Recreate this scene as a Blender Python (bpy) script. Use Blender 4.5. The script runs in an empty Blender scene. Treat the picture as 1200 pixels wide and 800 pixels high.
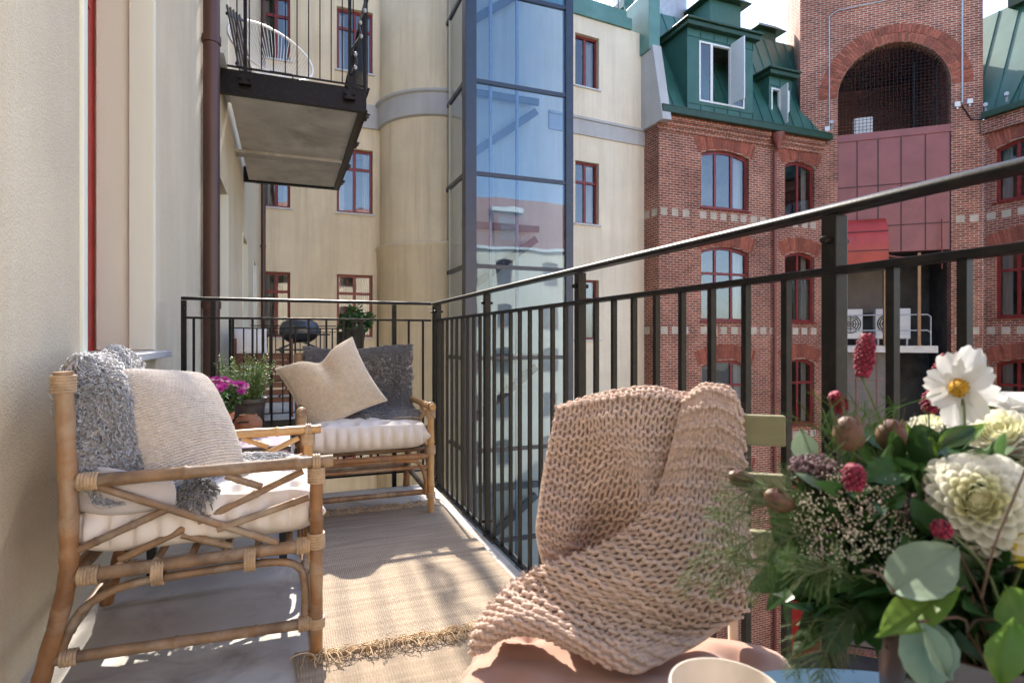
import bpy, math, random
import numpy as np
from mathutils import Vector as V, Matrix, geometry
R = random.Random(7)
NR = np.random.default_rng(5)
SC = bpy.context.scene
COL = SC.collection
PI = math.pi
# ---------------------------------------------------------------- camera model
F = 680.0
TH = math.radians(21.3)
ST, CT = math.sin(TH), math.cos(TH)
CZ = 0.9
def W(u, v, D):
    xc = (u - 600) / F
    return V((D * (ST + xc * CT), D * (CT - xc * ST), CZ - (v - 397) / F * D))
def WY(u, v, y):
    xc = (u - 600) / F
    return W(u, v, y / (CT - xc * ST))
def WX(u, v, x):
    xc = (u - 600) / F
    return W(u, v, x / (ST + xc * CT))
# ---------------------------------------------------------------- mesh builder
class MB:
    def __init__(s): s.v = []; s.f = []
    def add(s, vs, fs):
        n = len(s.v); s.v += [tuple(p) for p in vs]; s.f += [tuple(i + n for i in f) for f in fs]
        return s
    def box(s, x0, x1, y0, y1, z0, z1):
        return s.hexa([(x, y, z) for z in (z0, z1) for y in (y0, y1) for x in (x0, x1)])
    def hexa(s, p):
        return s.add(p, [(0,2,3,1),(4,5,7,6),(0,1,5,4),(2,6,7,3),(0,4,6,2),(1,3,7,5)])
    def bar(s, p, q, w, h, up=(0,0,1), taper=1.0):
        p, q = V(p), V(q); d = (q - p).normalized(); up = V(up)
        if abs(d.dot(up)) > .98: up = V((0,1,0))
        a = d.cross(up).normalized(); b = a.cross(d).normalized()
        pts = []
        for o, k in ((p, 1.0), (q, taper)):
            for i, j in ((-1,-1),(1,-1),(-1,1),(1,1)): pts.append(o + a * (i * w / 2 * k) + b * (j * h / 2 * k))
        return s.hexa(pts)
    def tube(s, pts, r, n=8, cap=True, sq=1.0):
        pts = [V(p) for p in pts]; m = len(pts)
        rs = r if isinstance(r, (list, tuple)) else [r] * m
        t = (pts[1] - pts[0]).normalized()
        u = t.orthogonal().normalized(); vs = []
        for i in range(m):
            t = (pts[min(i + 1, m - 1)] - pts[max(i - 1, 0)]).normalized()
            u = (u - t * u.dot(t)).normalized(); w = t.cross(u)
            for k in range(n):
                a = 2 * PI * k / n
                vs.append(pts[i] + (u * math.cos(a) + w * math.sin(a) * sq) * rs[i])
        fs = [(i * n + k, i * n + (k + 1) % n, (i + 1) * n + (k + 1) % n, (i + 1) * n + k) for i in range(m - 1) for k in range(n)]
        if cap: fs += [tuple(range(n - 1, -1, -1)), tuple(range((m - 1) * n, m * n))]
        return s.add(vs, fs)
    def lathe(s, prof, c=(0,0,0), n=24, axis=(0,0,1), wob=0.0):
        M = V((0,0,1)).rotation_difference(V(axis)).to_matrix(); c = V(c); vs = []
        for r, z in prof:
            for k in range(n):
                a = 2 * PI * k / n; rr = r * (1 + wob * math.sin(a * 3 + z * 40))
                vs.append(c + M @ V((rr * math.cos(a), rr * math.sin(a), z)))
        m = len(prof)
        fs = [(i * n + k, i * n + (k + 1) % n, (i + 1) * n + (k + 1) % n, (i + 1) * n + k) for i in range(m - 1) for k in range(n)]
        if prof[0][0] > 1e-5: fs.append(tuple(range(n - 1, -1, -1)))
        if prof[-1][0] > 1e-5: fs.append(tuple(range((m - 1) * n, m * n)))
        return s.add(vs, fs)
    def prism(s, poly, T, d0, d1):
        n = len(poly)
        vs = [T(a, b, d0) for a, b in poly] + [T(a, b, d1) for a, b in poly]
        return s.add(vs, [tuple(range(n)), tuple(range(2 * n - 1, n - 1, -1))] + [(i, i + n, (i + 1) % n + n, (i + 1) % n) for i in range(n)])
    def ring(s, po, pi_, T, d0, d1):
        n = len(po)
        vs = [T(a, b, d) for d in (d0, d1) for P in (po, pi_) for a, b in P]
        fs = []
        for i in range(n):
            j = (i + 1) % n
            fs += [(i, j, n + j, n + i), (2*n + i, 3*n + i, 3*n + j, 2*n + j), (i, 2*n + i, 2*n + j, j), (n + i, n + j, 3*n + j, 3*n + i)]
        return s.add(vs, fs)
    def ball(s, c, rx, ry=None, rz=None, n=12, m=8):
        ry = ry or rx; rz = rz or rx; c = V(c); vs = []; fs = []
        for i in range(m + 1):
            t = PI * i / m
            for k in range(n):
                a = 2 * PI * k / n
                vs.append(c + V((rx * math.sin(t) * math.cos(a), ry * math.sin(t) * math.sin(a), rz * math.cos(t))))
        return s.add(vs, [(i * n + k, (i + 1) * n + k, (i + 1) * n + (k + 1) % n, i * n + (k + 1) % n) for i in range(m) for k in range(n)])
class NM:                                    # numpy mesh: vertices (n,3), quads (m,4)
    def __init__(s, v, f): s.v = np.asarray(v, float); s.f = np.asarray(f, int)
    def __add__(s, o): return NM(np.vstack([s.v, o.v]), np.vstack([s.f, o.f + len(s.v)]))
def autouv(me):
    uv = me.uv_layers.new(name='UVMap').data
    vs = me.vertices; lp = me.loops
    for p in me.polygons:
        n = p.normal
        if abs(n.z) > .75: a = V((1,0,0)); b = V((0,1,0))
        else:
            a = V((-n.y, n.x, 0)).normalized(); b = V((0,0,1))
            if abs(a.x) > abs(a.y): a = a if a.x > 0 else -a
            else: a = a if a.y > 0 else -a
        for li in p.loop_indices:
            c = vs[lp[li].vertex_index].co
            uv[li].uv = (c.dot(a), c.dot(b))
OFF = {}
def obj(name, mb, m, parent=None, smooth=None, bev=0, uv=False, uvs=None):
    me = bpy.data.meshes.new(name)
    if isinstance(mb, NM): vv = mb.v; ff = mb.f.tolist()
    else: vv = np.array(mb.v, float); ff = mb.f
    if parent is not None: off = OFF[parent]
    else:
        lo, hi = vv.min(0), vv.max(0); off = V(((lo[0] + hi[0]) / 2, (lo[1] + hi[1]) / 2, lo[2]))
    me.from_pydata((vv - np.array(off)).tolist(), [], ff)
    if smooth is not None:
        me.polygons.foreach_set('use_smooth', [True] * len(me.polygons))
        if smooth < 180: me.set_sharp_from_angle(angle=math.radians(smooth))
    o = bpy.data.objects.new(name, me); COL.objects.link(o)
    for x in (m if isinstance(m, (list, tuple)) else [m]): me.materials.append(x)
    if uv: autouv(me)
    if uvs is not None:
        l = me.uv_layers.new(name='UVMap'); idx = np.empty(len(me.loops), int); me.loops.foreach_get('vertex_index', idx)
        l.data.foreach_set('uv', np.asarray(uvs, float)[idx].ravel())
    if parent is not None:
        o.parent = parent
        if parent.type != 'EMPTY': pass
    else: o.location = off
    OFF[o] = off
    if bev:
        b = o.modifiers.new('bevel', 'BEVEL'); b.width = bev; b.segments = 2; b.limit_method = 'ANGLE'; b.angle_limit = math.radians(50)
    return o
def tag(o, label=None, cat=None, group=None, kind=None):
    if label: o['label'] = label
    if cat: o['category'] = cat
    if group: o['group'] = group
    if kind: o['kind'] = kind
    return o
def thing(name, label, cat, loc, group=None):
    o = bpy.data.objects.new(name, None); COL.objects.link(o); o.empty_display_size = .1
    o.location = loc; OFF[o] = V(loc)
    return tag(o, label, cat, group)
def dup(root, loc, rz, label, group=None):
    r = root.copy(); COL.objects.link(r); r.location = loc; r.rotation_euler = (0, 0, rz); r['label'] = label
    if group: r['group'] = group
    for ch in list(root.children):
        c = ch.copy(); COL.objects.link(c); c.parent = r
        for g in list(ch.children):
            d = g.copy(); COL.objects.link(d); d.parent = c
    return r
# ---------------------------------------------------------------- materials
def nt(name):
    m = bpy.data.materials.new(name); m.use_nodes = True; t = m.node_tree
    b = t.nodes['Principled BSDF']
    return m, t, b
def nd(t, typ, **kw):
    n = t.nodes.new(typ)
    for k, v in kw.items():
        if k.startswith('_'): setattr(n, k[1:], v)
        else: n.inputs[k.replace('__', ' ')].default_value = v
    return n
def rgb(c, k=1.0): return (c[0] * k, c[1] * k, c[2] * k, 1)
def mixrgb(t, fac, a, b, mode='MIX'):
    n = t.nodes.new('ShaderNodeMix'); n.data_type = 'RGBA'; n.blend_type = mode
    for s, x in ((n.inputs[0], fac), (n.inputs[6], a), (n.inputs[7], b)):
        if hasattr(x, 'is_linked') or isinstance(x, bpy.types.NodeSocket): t.links.new(x, s)
        else: s.default_value = x
    return n.outputs[2]
def mat(name, col, rough=.6, col2=None, scale=8, bump=0.0, bscale=80, dist=.002, metal=0, spec=.5, transl=0.0, sheen=0, stretch=(1,1,1), var=.18, stain=None, sscale=1.2, island=0.0, coat=0):
    m, t, b = nt(name); L = t.links.new
    tc = nd(t, 'ShaderNodeTexCoord'); mp = nd(t, 'ShaderNodeMapping'); mp.inputs['Scale'].default_value = stretch
    L(tc.outputs['Object'], mp.inputs[0])
    n = nd(t, 'ShaderNodeTexNoise', Scale=scale, Detail=6, Roughness=.6); L(mp.outputs[0], n.inputs['Vector'])
    rp = nd(t, 'ShaderNodeValToRGB'); rp.color_ramp.elements[0].position = .3; rp.color_ramp.elements[1].position = .7
    L(n.outputs[0], rp.inputs[0])
    a, c = (rgb(col), rgb(col2)) if col2 else (rgb(col, 1 - var), rgb(col, 1 + var))
    o = mixrgb(t, rp.outputs[0], a, c)
    if stain:
        n2 = nd(t, 'ShaderNodeTexNoise', Scale=sscale, Detail=8, Roughness=.65, Distortion=.6); L(tc.outputs['Object'], n2.inputs['Vector'])
        r2 = nd(t, 'ShaderNodeValToRGB'); r2.color_ramp.elements[0].position = .5; r2.color_ramp.elements[1].position = .72
        L(n2.outputs[0], r2.inputs[0]); o = mixrgb(t, r2.outputs[0], o, rgb(stain))
    if island:
        g = nd(t, 'ShaderNodeNewGeometry'); mr = nd(t, 'ShaderNodeMapRange'); mr.inputs[3].default_value = 1 - island; mr.inputs[4].default_value = 1 + island
        L(g.outputs['Random Per Island'], mr.inputs[0])
        hs = nd(t, 'ShaderNodeHueSaturation'); L(mr.outputs[0], hs.inputs['Value']); L(o, hs.inputs['Color']); o = hs.outputs[0]
    L(o, b.inputs['Base Color'])
    b.inputs['Roughness'].default_value = rough; b.inputs['Metallic'].default_value = metal; b.inputs['Specular IOR Level'].default_value = spec
    if coat: b.inputs['Coat Weight'].default_value = coat
    if sheen: b.inputs['Sheen Weight'].default_value = sheen; b.inputs['Sheen Roughness'].default_value = .5
    if bump:
        n3 = nd(t, 'ShaderNodeTexNoise', Scale=bscale, Detail=4, Roughness=.6); L(mp.outputs[0], n3.inputs['Vector'])
        bp = nd(t, 'ShaderNodeBump', Strength=bump, Distance=dist); L(n3.outputs[0], bp.inputs['Height']); L(bp.outputs[0], b.inputs['Normal'])
    if transl:
        tr = nd(t, 'ShaderNodeBsdfTranslucent'); L(o, tr.inputs[0]); mx = nd(t, 'ShaderNodeMixShader', Fac=transl)
        L(b.outputs[0], mx.inputs[1]); L(tr.outputs[0], mx.inputs[2]); L(mx.outputs[0], t.nodes['Material Output'].inputs[0])
    return m
def glassmat(name, tint=(.9,.95,1), base=.1, k=1.5, wob=.02, gc=(1,1,1)):
    m, t, b = nt(name); L = t.links.new; t.nodes.remove(b)
    tr = nd(t, 'ShaderNodeBsdfTransparent', Color=rgb(tint)); gl = nd(t, 'ShaderNodeBsdfGlossy', Roughness=.008, Color=rgb(gc))
    fr = nd(t, 'ShaderNodeFresnel', IOR=1.5); ma = nd(t, 'ShaderNodeMath', _operation='MULTIPLY_ADD', _use_clamp=True); ma.inputs[1].default_value = k; ma.inputs[2].default_value = base
    L(fr.outputs[0], ma.inputs[0])
    tc = nd(t, 'ShaderNodeTexCoord'); n = nd(t, 'ShaderNodeTexNoise', Scale=.9, Detail=1); L(tc.outputs['Object'], n.inputs['Vector'])
    bp = nd(t, 'ShaderNodeBump', Strength=wob, Distance=.3); L(n.outputs[0], bp.inputs['Height']); L(bp.outputs[0], gl.inputs['Normal'])
    mx = nd(t, 'ShaderNodeMixShader'); L(ma.outputs[0], mx.inputs[0]); L(tr.outputs[0], mx.inputs[1]); L(gl.outputs[0], mx.inputs[2])
    L(mx.outputs[0], t.nodes['Material Output'].inputs[0])
    return m
def plaster(name, col, stain, bump=.5, bscale=180, dist=.003):
    m, t, b = nt(name); L = t.links.new
    tc = nd(t, 'ShaderNodeTexCoord'); O = tc.outputs['Object']
    n1 = nd(t, 'ShaderNodeTexNoise', Scale=.7, Detail=8, Roughness=.65); L(O, n1.inputs['Vector'])
    mp = nd(t, 'ShaderNodeMapping'); mp.inputs['Scale'].default_value = (2.4, 2.4, .15); L(O, mp.inputs[0])
    n2 = nd(t, 'ShaderNodeTexNoise', Scale=1.4, Detail=7, Roughness=.7); L(mp.outputs[0], n2.inputs['Vector'])
    r1 = nd(t, 'ShaderNodeValToRGB'); r1.color_ramp.elements[0].position = .35; r1.color_ramp.elements[1].position = .68; L(n1.outputs[0], r1.inputs[0])
    r2 = nd(t, 'ShaderNodeValToRGB'); r2.color_ramp.elements[0].position = .47; r2.color_ramp.elements[1].position = .82; L(n2.outputs[0], r2.inputs[0])
    c = mixrgb(t, r1.outputs[0], rgb(col, .9), rgb(col, 1.07)); c = mixrgb(t, r2.outputs[0], c, rgb(stain))
    n3 = nd(t, 'ShaderNodeTexNoise', Scale=bscale, Detail=3, Roughness=.7); L(O, n3.inputs['Vector'])
    c = mixrgb(t, .35, c, n3.outputs[0], 'OVERLAY')
    L(c, b.inputs['Base Color']); b.inputs['Roughness'].default_value = .9; b.inputs['Specular IOR Level'].default_value = .2
    bp = nd(t, 'ShaderNodeBump', Strength=bump, Distance=dist); L(n3.outputs[0], bp.inputs['Height']); L(bp.outputs[0], b.inputs['Normal'])
    return m
def brickmat(name, c1, c2, mortar, bw=.25, bh=.078, ms=.0085):
    m, t, b = nt(name); L = t.links.new
    tc = nd(t, 'ShaderNodeTexCoord')
    br = nd(t, 'ShaderNodeTexBrick', Scale=1.0, Color1=rgb(c1), Color2=rgb(c2), Mortar=rgb(mortar))
    br.inputs['Mortar Size'].default_value = ms; br.inputs['Mortar Smooth'].default_value = .2; br.inputs['Bias'].default_value = -.1
    br.inputs['Brick Width'].default_value = bw; br.inputs['Row Height'].default_value = bh
    L(tc.outputs['UV'], br.inputs['Vector'])
    n = nd(t, 'ShaderNodeTexNoise', Scale=.5, Detail=8, Roughness=.7); L(tc.outputs['UV'], n.inputs['Vector'])
    r = nd(t, 'ShaderNodeValToRGB'); r.color_ramp.elements[0].position = .35; r.color_ramp.elements[1].position = .62; L(n.outputs[0], r.inputs[0])
    dk = mixrgb(t, r.outputs[0], (.58,.54,.54,1), (1.1,1.08,1.05,1))
    n2 = nd(t, 'ShaderNodeTexNoise', Scale=9, Detail=3); L(tc.outputs['UV'], n2.inputs['Vector'])
    c = mixrgb(t, 1.0, br.outputs[0], dk, 'MULTIPLY'); c = mixrgb(t, .5, c, n2.outputs[0], 'OVERLAY')
    L(c, b.inputs['Base Color']); b.inputs['Roughness'].default_value = .85; b.inputs['Specular IOR Level'].default_value = .25
    bp = nd(t, 'ShaderNodeBump', Strength=.8, Distance=.012, _invert=True); L(br.outputs['Fac'], bp.inputs['Height']); L(bp.outputs[0], b.inputs['Normal'])
    return m
M = {}
M['cream'] = plaster('cream_plaster', (.79,.68,.485), (.57,.46,.30), .35, 120)
M['creamnear'] = plaster('rough_plaster', (.75,.65,.485), (.66,.55,.385), .8, 150, .008)
M['creampale'] = plaster('pale_plaster', (.82,.735,.57), (.66,.56,.40), .35, 120)
M['band'] = plaster('band_plaster', (.5,.5,.49), (.4,.38,.35), .3, 120)
M['whitetrim'] = mat('white_trim', (.81,.82,.70), .5, var=.05, scale=3, bump=.15, bscale=40, stretch=(1,1,.15))
M['red'] = mat('red_paint', (.2,.022,.02), .4, var=.25, scale=5)
M['redbright'] = mat('bright_red_paint', (.36,.025,.02), .4, var=.2, scale=5)
M['glass'] = glassmat('window_glass', (.8,.85,.88), .07, 1.3)
M['lift_glass'] = glassmat('lift_glass', (.50,.64,.80), .05, 1.7, .012, (.66,.84,1.0)); M['lift_glass_side'] = glassmat('lift_side_glass', (.80,.84,.84), .04, 1.3, .012)  # blue of the reflected sky is put into the front glass tint
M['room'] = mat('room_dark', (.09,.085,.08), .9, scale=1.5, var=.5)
M['curtain'] = mat('curtain_cloth', (.5,.48,.44), .9, scale=3, stretch=(7,7,.3), var=.25)
M['steel'] = mat('dark_steel', (.022,.032,.056), .35, var=.25, scale=3, spec=.6)
M['iron'] = mat('black_iron_paint', (.0075,.0075,.0078), .36, var=.5, scale=40, bump=.25, bscale=150, dist=.001, spec=.2, stain=(.022,.017,.014), sscale=22)
M['sill'] = mat('sill_metal', (.55,.56,.57), .4, var=.08, scale=4)
M['brick'] = brickmat('red_brick', (.38,.112,.062), (.21,.058,.033), (.56,.48,.40), ms=.011)
M['brickdark'] = brickmat('shaded_brick', (.36,.108,.064), (.20,.058,.034), (.50,.43,.36), ms=.011)  # darker copy of the red brick, shade put into its colour
M['archbrick'] = mat('arch_brick', (.29,.085,.05), .85, var=.25, scale=6, island=.3, bump=.4, bscale=60)
M['stone'] = mat('pale_stone', (.52,.45,.36), .85, var=.2, scale=3, bump=.4, bscale=40, island=.15)
M['copper'] = mat('green_sheet_roof', (.028,.10,.076), .45, col2=(.045,.14,.11), scale=1.2, spec=.5, bump=.1, bscale=3, dist=.02)
M['copperlight'] = mat('verdigris_sheet', (.10,.23,.20), .5, var=.2, scale=1.5)
M['coppergutter'] = mat('green_gutter', (.018,.055,.03), .45, var=.25, scale=3)
M['burgundy'] = mat('burgundy_sheet', (.27,.085,.075), .45, var=.15, scale=1.5)
M['awningred'] = mat('red_awning_sheet', (.42,.04,.028), .4, var=.25, scale=1.2)
M['seam'] = mat('dark_seam', (.06,.02,.022), .6)
M['pipe'] = mat('brown_pipe', (.075,.032,.024), .35, var=.3, scale=3, stretch=(1,1,.2))
M['pipered'] = mat('red_pipe', (.22,.06,.045), .45, var=.2, scale=3)
M['galv'] = mat('galvanised', (.42,.43,.45), .4, var=.15, scale=6, metal=.3)
M['white'] = mat('white_paint', (.75,.75,.73), .45, var=.04)
M['concrete'] = mat('balcony_concrete', (.48,.455,.42), .8, var=.18, scale=3, stain=(.27,.235,.20), sscale=3.2, bump=.4, bscale=90)
M['soffit'] = mat('soffit_concrete', (.58,.55,.50), .85, var=.2, scale=2, stain=(.30,.26,.21), sscale=1.1, bump=.3, bscale=60)
M['paving'] = mat('courtyard_paving', (.07,.068,.066), .85, var=.35, scale=1.5, bump=.6, bscale=8, dist=.02)
M['wood'] = mat('brown_wood', (.13,.048,.026), .5, var=.35, scale=6, stretch=(.15,1,3))
M['tan'] = mat('tan_timber', (.36,.2,.09), .6, var=.2, scale=5)
M['black'] = mat('black_plastic', (.02,.021,.024), .4, var=.2)
M['lid'] = mat('grill_enamel', (.055,.065,.08), .25, var=.15, spec=.6)
M['greysheet'] = mat('grey_sheet', (.17,.15,.135), .6, var=.2, scale=1.5)
# ---------------------------------------------------------------- facades
def plane(O, ex, n):
    O, ex, n = V(O), V(ex), V(n); up = V((0,0,1))
    return lambda s, z, d: O + ex * s + up * z - n * d
def arch(s0, s1, z0, z1, rise, n=10):
    P = [(s0, z0), (s1, z0)]
    if rise < 1e-4: return P + [(s1, z1), (s0, z1)]
    h = (s1 - s0) / 2; r = (h * h + rise * rise) / (2 * rise); cz = z1 - r; cs = (s0 + s1) / 2; a0 = math.asin(min(1, h / r))
    for i in range(n + 1):
        a = a0 - 2 * a0 * i / n; P.append((cs + r * math.sin(a), cz + r * math.cos(a)))
    return P
def wallmesh(mb, outer, holes, T, thick=.3):
    polys = [[V((a, b, 0)) for a, b in outer]] + [[V((a, b, 0)) for a, b in h] for h in holes]
    tri = geometry.tessellate_polygon(polys)
    flat = [p for P in polys for p in P]
    n0 = len(mb.v); mb.v += [tuple(T(p.x, p.y, 0)) for p in flat]
    e = (T(1,0,0) - T(0,0,0)); up = V((0,0,1)); nn = (T(0,0,0) - T(0,0,1))
    for a, b, c in tri:
        A, B, C_ = (V(mb.v[n0 + i]) for i in (a, b, c))
        if (B - A).cross(C_ - A).dot(nn) < 0: b, c = c, b
        mb.f.append((n0 + a, n0 + b, n0 + c))
    for h in holes:
        m = len(h)
        vs = [T(a, b, 0) for a, b in h] + [T(a, b, thick) for a, b in h]
        mb.add(vs, [(i, (i + 1) % m, (i + 1) % m + m, i + m) for i in range(m)])
def window(root, T, s0, s1, z0, z1, rise=0, mull=(.5,), trans=.68, fm='red', d=.14, ft=.07, room=True, curtain=0, sill='red', glass='glass', thick=.3):
    po = arch(s0, s1, z0, z1, rise); 
    pi_ = arch(s0 + ft, s1 - ft, z0 + ft, z1 - ft, rise * .96)
    f = MB(); f.ring(po, pi_, T, d, d + .07)
    def bx(a, b, c, e, d0, d1): f.hexa([T(x, z, y) for z in (c, e) for y in (d1, d0) for x in (a, b)])
    zt = z0 + (z1 - z0) * trans if trans else None
    for k in mull:
        s = s0 + (s1 - s0) * k
        zz = z1 - ft * .6 - (rise * (2 * k - 1) ** 2)
        bx(s - .045, s + .045, z0 + ft * .6, zz, d + .004, d + .062)
    if zt: bx(s0 + ft * .6, s1 - ft * .6, zt - .04, zt + .04, d - .006, d + .058)
    F_ = obj('window', f, M[fm], root)
    p = MB(); pp = arch(s0 + ft * .7, s1 - ft * .7, z0 + ft * .7, z1 - ft * .7, rise * .96); p.add([T(a, b, d + .035) for a, b in pp], [tuple(range(len(pp)))])
    obj('pane', p, M[glass], F_)
    if sill:
        q = MB(); f = q; bx(s0 - .06, s1 + .06, z0 - .05, z0 - .003, -.06, d + .02); obj('sill', q, M[sill], F_)
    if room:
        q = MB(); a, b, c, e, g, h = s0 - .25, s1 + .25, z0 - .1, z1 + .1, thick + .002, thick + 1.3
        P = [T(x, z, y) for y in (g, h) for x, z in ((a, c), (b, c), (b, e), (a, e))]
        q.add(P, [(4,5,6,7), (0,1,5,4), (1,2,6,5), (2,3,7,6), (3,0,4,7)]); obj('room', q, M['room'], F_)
        if curtain:
            q = MB(); w = (s1 - s0) * curtain
            for a in (s0 + .02, s1 - .02 - w):
                n = 12; vs = []
                for i in range(n + 1):
                    for z in (z0 + .05, z1 - .05): vs.append(T(a + w * i / n, z, thick + .08 + .03 * math.sin(i * 2.1)))
                q.add(vs, [(2*i, 2*i + 2, 2*i + 3, 2*i + 1) for i in range(n)])
            obj('curtain', q, M['curtain'], F_)
    return F_
# ================================================================ SETTING
g = MB(); g.box(-150, 220, -150, 220, -10.9, -10.4); tag(obj('courtyard_ground', g, M['paving']), kind='structure')
g = MB(); g.box(-.66, .845, -1.6, 3.56, -.2, 0); tag(obj('balcony_floor', g, M['concrete'], bev=.004), kind='structure')
# ---------------------------------------------------------------- cream house on the left
bl = thing('apartment_house', 'cream plastered house wall on the left with white window reveals', 'building', (-1.5, 6, -10.4))
T = plane((-.65, 0, 0), (0,1,0), (1,0,0))
ops = [(2.36, 3.54, .84, 3.25), (6.5, 7.72, .05, 2.62), (10.3, 11.55, .84, 2.62), (13.6, 14.85, .84, 2.62)]
up_ = [(a, b, (c if c > .1 else .05) + 3.74, 2.5 + 3.74) for a, b, c, e in ops[1:]]
holes = [arch(a, b, c, e, 0) for a, b, c, e in ops + up_]
w = MB(); wallmesh(w, [(-4, -10.4), (17.8, -10.4), (17.8, 12), (-4, 12)], holes, T, .34); obj('wall', w, M['creamnear'], bl)
for i, (a, b, c, e) in enumerate(ops + up_):
    wd = window(bl, T, a, b, c, e, 0, (.5,), .72, 'redbright' if i == 0 else 'red', .26, .15 if i == 0 else .075, True, .2, None, 'glass', .345)
    for s0, s1, s2, s3 in ((b - .02, b - .002, b - .045, b - .001), (a + .002, a + .02, a + .001, a + .045)):
        j = MB(); j.hexa([T(x, z, y) for z in (c + .004, e - .004) for y in (.25, .105) for x in (s0, s1)]); obj('reveal_lining', j, M['whitetrim'], wd, bev=.003)
        j = MB(); j.hexa([T(x, z, y) for z in (c + .003, e - .003) for y in (.102, -.012) for x in (s2, s3)]); obj('reveal_casing', j, M['whitetrim'], wd, bev=.003)
    j = MB(); j.hexa([T(x, z, y) for z in (c - .035, c - .002) for y in (.25, -.075) for x in (a - .05, b + .07)]); obj('sill', j, M['sill'], wd, bev=.004)
r = MB(); r.box(-8, -.3, -4, 17.6, 12.003, 12.3); obj('roof', r, M['copper'], bl)
def downpipe(x, y, r, z0, z1, label, m='pipe'):
    p = thing('drainpipe', label, 'drainpipe', (x, y, z0), 'drainpipes on the house walls')
    b = MB(); b.tube([(x, y, z0), (x, y, z1)], r, 16); obj('pipe', b, M[m], p, 60)
    for k in range(int((z1 - z0) / 2.2)):
        z = z0 + .55 + 2.2 * k; b = MB(); b.tube([(x, y, z), (x, y, z + .06)], r * 1.15, 16); b.bar((x, y, z + .03), (x - .12 if x < 5 else x, y if x < 5 else y + .12, z + .03), .02, .02); obj('bracket', b, M[m], p, 60)
    return p
downpipe(-.575, 5.4, .064, -10.4, 11.9, 'thick brown drainpipe down the cream wall just beyond the railing')
downpipe(-.56, 16.9, .06, -10.4, 11.9, 'thin far drainpipe where the left wall meets the rear wall')
# ---------------------------------------------------------------- cream rear wing with turret
br = thing('rear_apartment_wing', 'cream plastered rear wing with a rounded stair turret', 'building', (4, 18, -10.4))
T = plane((0, 17.8, 0), (1,0,0), (0,-1,0))
zr = [(8.85, 10.7), (4.64, 6.55), (.95, 2.81), (-2.8, -.9), (-6.5, -4.6)]
holes = []; wl = []
for z0, z1 in zr:
    for s0, s1 in ((-.62, .12), (1.4, 2.44)): holes.append(arch(s0, s1, z0, z1, 0)); wl.append((s0, s1, z0, z1))
w = MB(); wallmesh(w, [(-.65, -10.4), (4.5, -10.4), (4.5, 12), (-.65, 12)], holes, T, .3); obj('wall', w, M['cream'], br)
for s0, s1, z0, z1 in wl: window(br, T, s0, s1, z0, z1, 0, (.5,), .7, 'red', .14, .075, True, .22, 'sill')
b = MB(); b.box(-.64, 4.4, 17.72, 17.797, 7.2, 7.9); obj('cornice_band', b, M['band'], br)
TC = (4.5, 17.8)
t_ = MB(); t_.lathe([(1.93, -10.4), (1.93, 3.5), (1.98, 3.56), (1.98, 3.62), (1.85, 3.68), (1.85, 12)], (TC[0], TC[1], 0), 72); obj('turret', t_, M['cream'], br, 40)
t_ = MB(); t_.lathe([(1.86, 7.18), (1.93, 7.22), (1.93, 7.82), (2.0, 7.86), (2.0, 7.92), (1.86, 7.96)], (TC[0], TC[1], 0), 72); obj('turret_band', t_, M['band'], br, 40)
EX = V((math.cos(math.radians(5.4)), math.sin(math.radians(5.4)), 0)); NN = V((EX.y, -EX.x, 0))
T = plane((8.3, 16.04, 0), EX, NN)
zr2 = [(8.77, 10.4), (4.5, 6.44), (.88, 2.75), (-2.9, -1.0), (-6.6, -4.7)]
w = MB(); wallmesh(w, [(-4.1, -10.4), (2.76, -10.4), (2.76, 10.95), (-4.1, 10.95)], [arch(.06, .95, a, b_, 0) for a, b_ in zr2], T, .3); obj('wall', w, M['creampale'], br)
for a, b_ in zr2: window(br, T, .06, .95, a, b_, 0, (.5,), .0 if a > 8 else .68, 'red', .14, .065, True, .25, 'sill')
b = MB(); b.hexa([T(s, z, d) for z in (7.25, 7.72) for d in (.2, -.05) for s in (-.9, 2.75)]); b.hexa([T(s, z, d) for z in (7.724, 7.8) for d in (.2, -.09) for s in (-.9, 2.75)]); obj('cornice_band', b, M['band'], br)
b = MB(); b.hexa([T(s, z, d) for z in (10.954, 11.3) for d in (.5, -.08) for s in (-3.9, 2.2)]); b.hexa([T(s, z, d) for z in (11.3, 11.7) for d in (3, .2) for s in (-3.9, 2.2)]); obj('flashing', b, M['copperlight'], br)
b = MB()
for k in range(30): b.bar(T(-3 + k * .17, 11.7, .3), T(-3 + k * .17, 12.7, .3), .02, .02)
b.bar(T(-3, 12.7, .3), T(2.1, 12.7, .3), .05, .04); obj('roof_railing', b, M['iron'], br)
r = MB(); r.box(-.6, 4.2, 17.9, 24, 12.003, 12.3); obj('roof', r, M['copper'], br)
# ---------------------------------------------------------------- fire wall between the houses
fw = thing('fire_wall', 'verdigris clad fire wall rising between cream house and brick house', 'wall', (11.1, 16, 8))
b = MB(); b.box(10.86, 11.28, 15.75, 22, 10.2, 12.15); obj('cladding', b, M['copperlight'], fw, bev=.02)
b = MB(); b.prism([(15.1, 7.75), (16.4, 7.75), (16.4, 10.3), (15.65, 10.3)], lambda s, z, d: V((10.92 + d, s, z)), 0, .33); obj('plaster_end', b, M['band'], fw)
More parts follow.
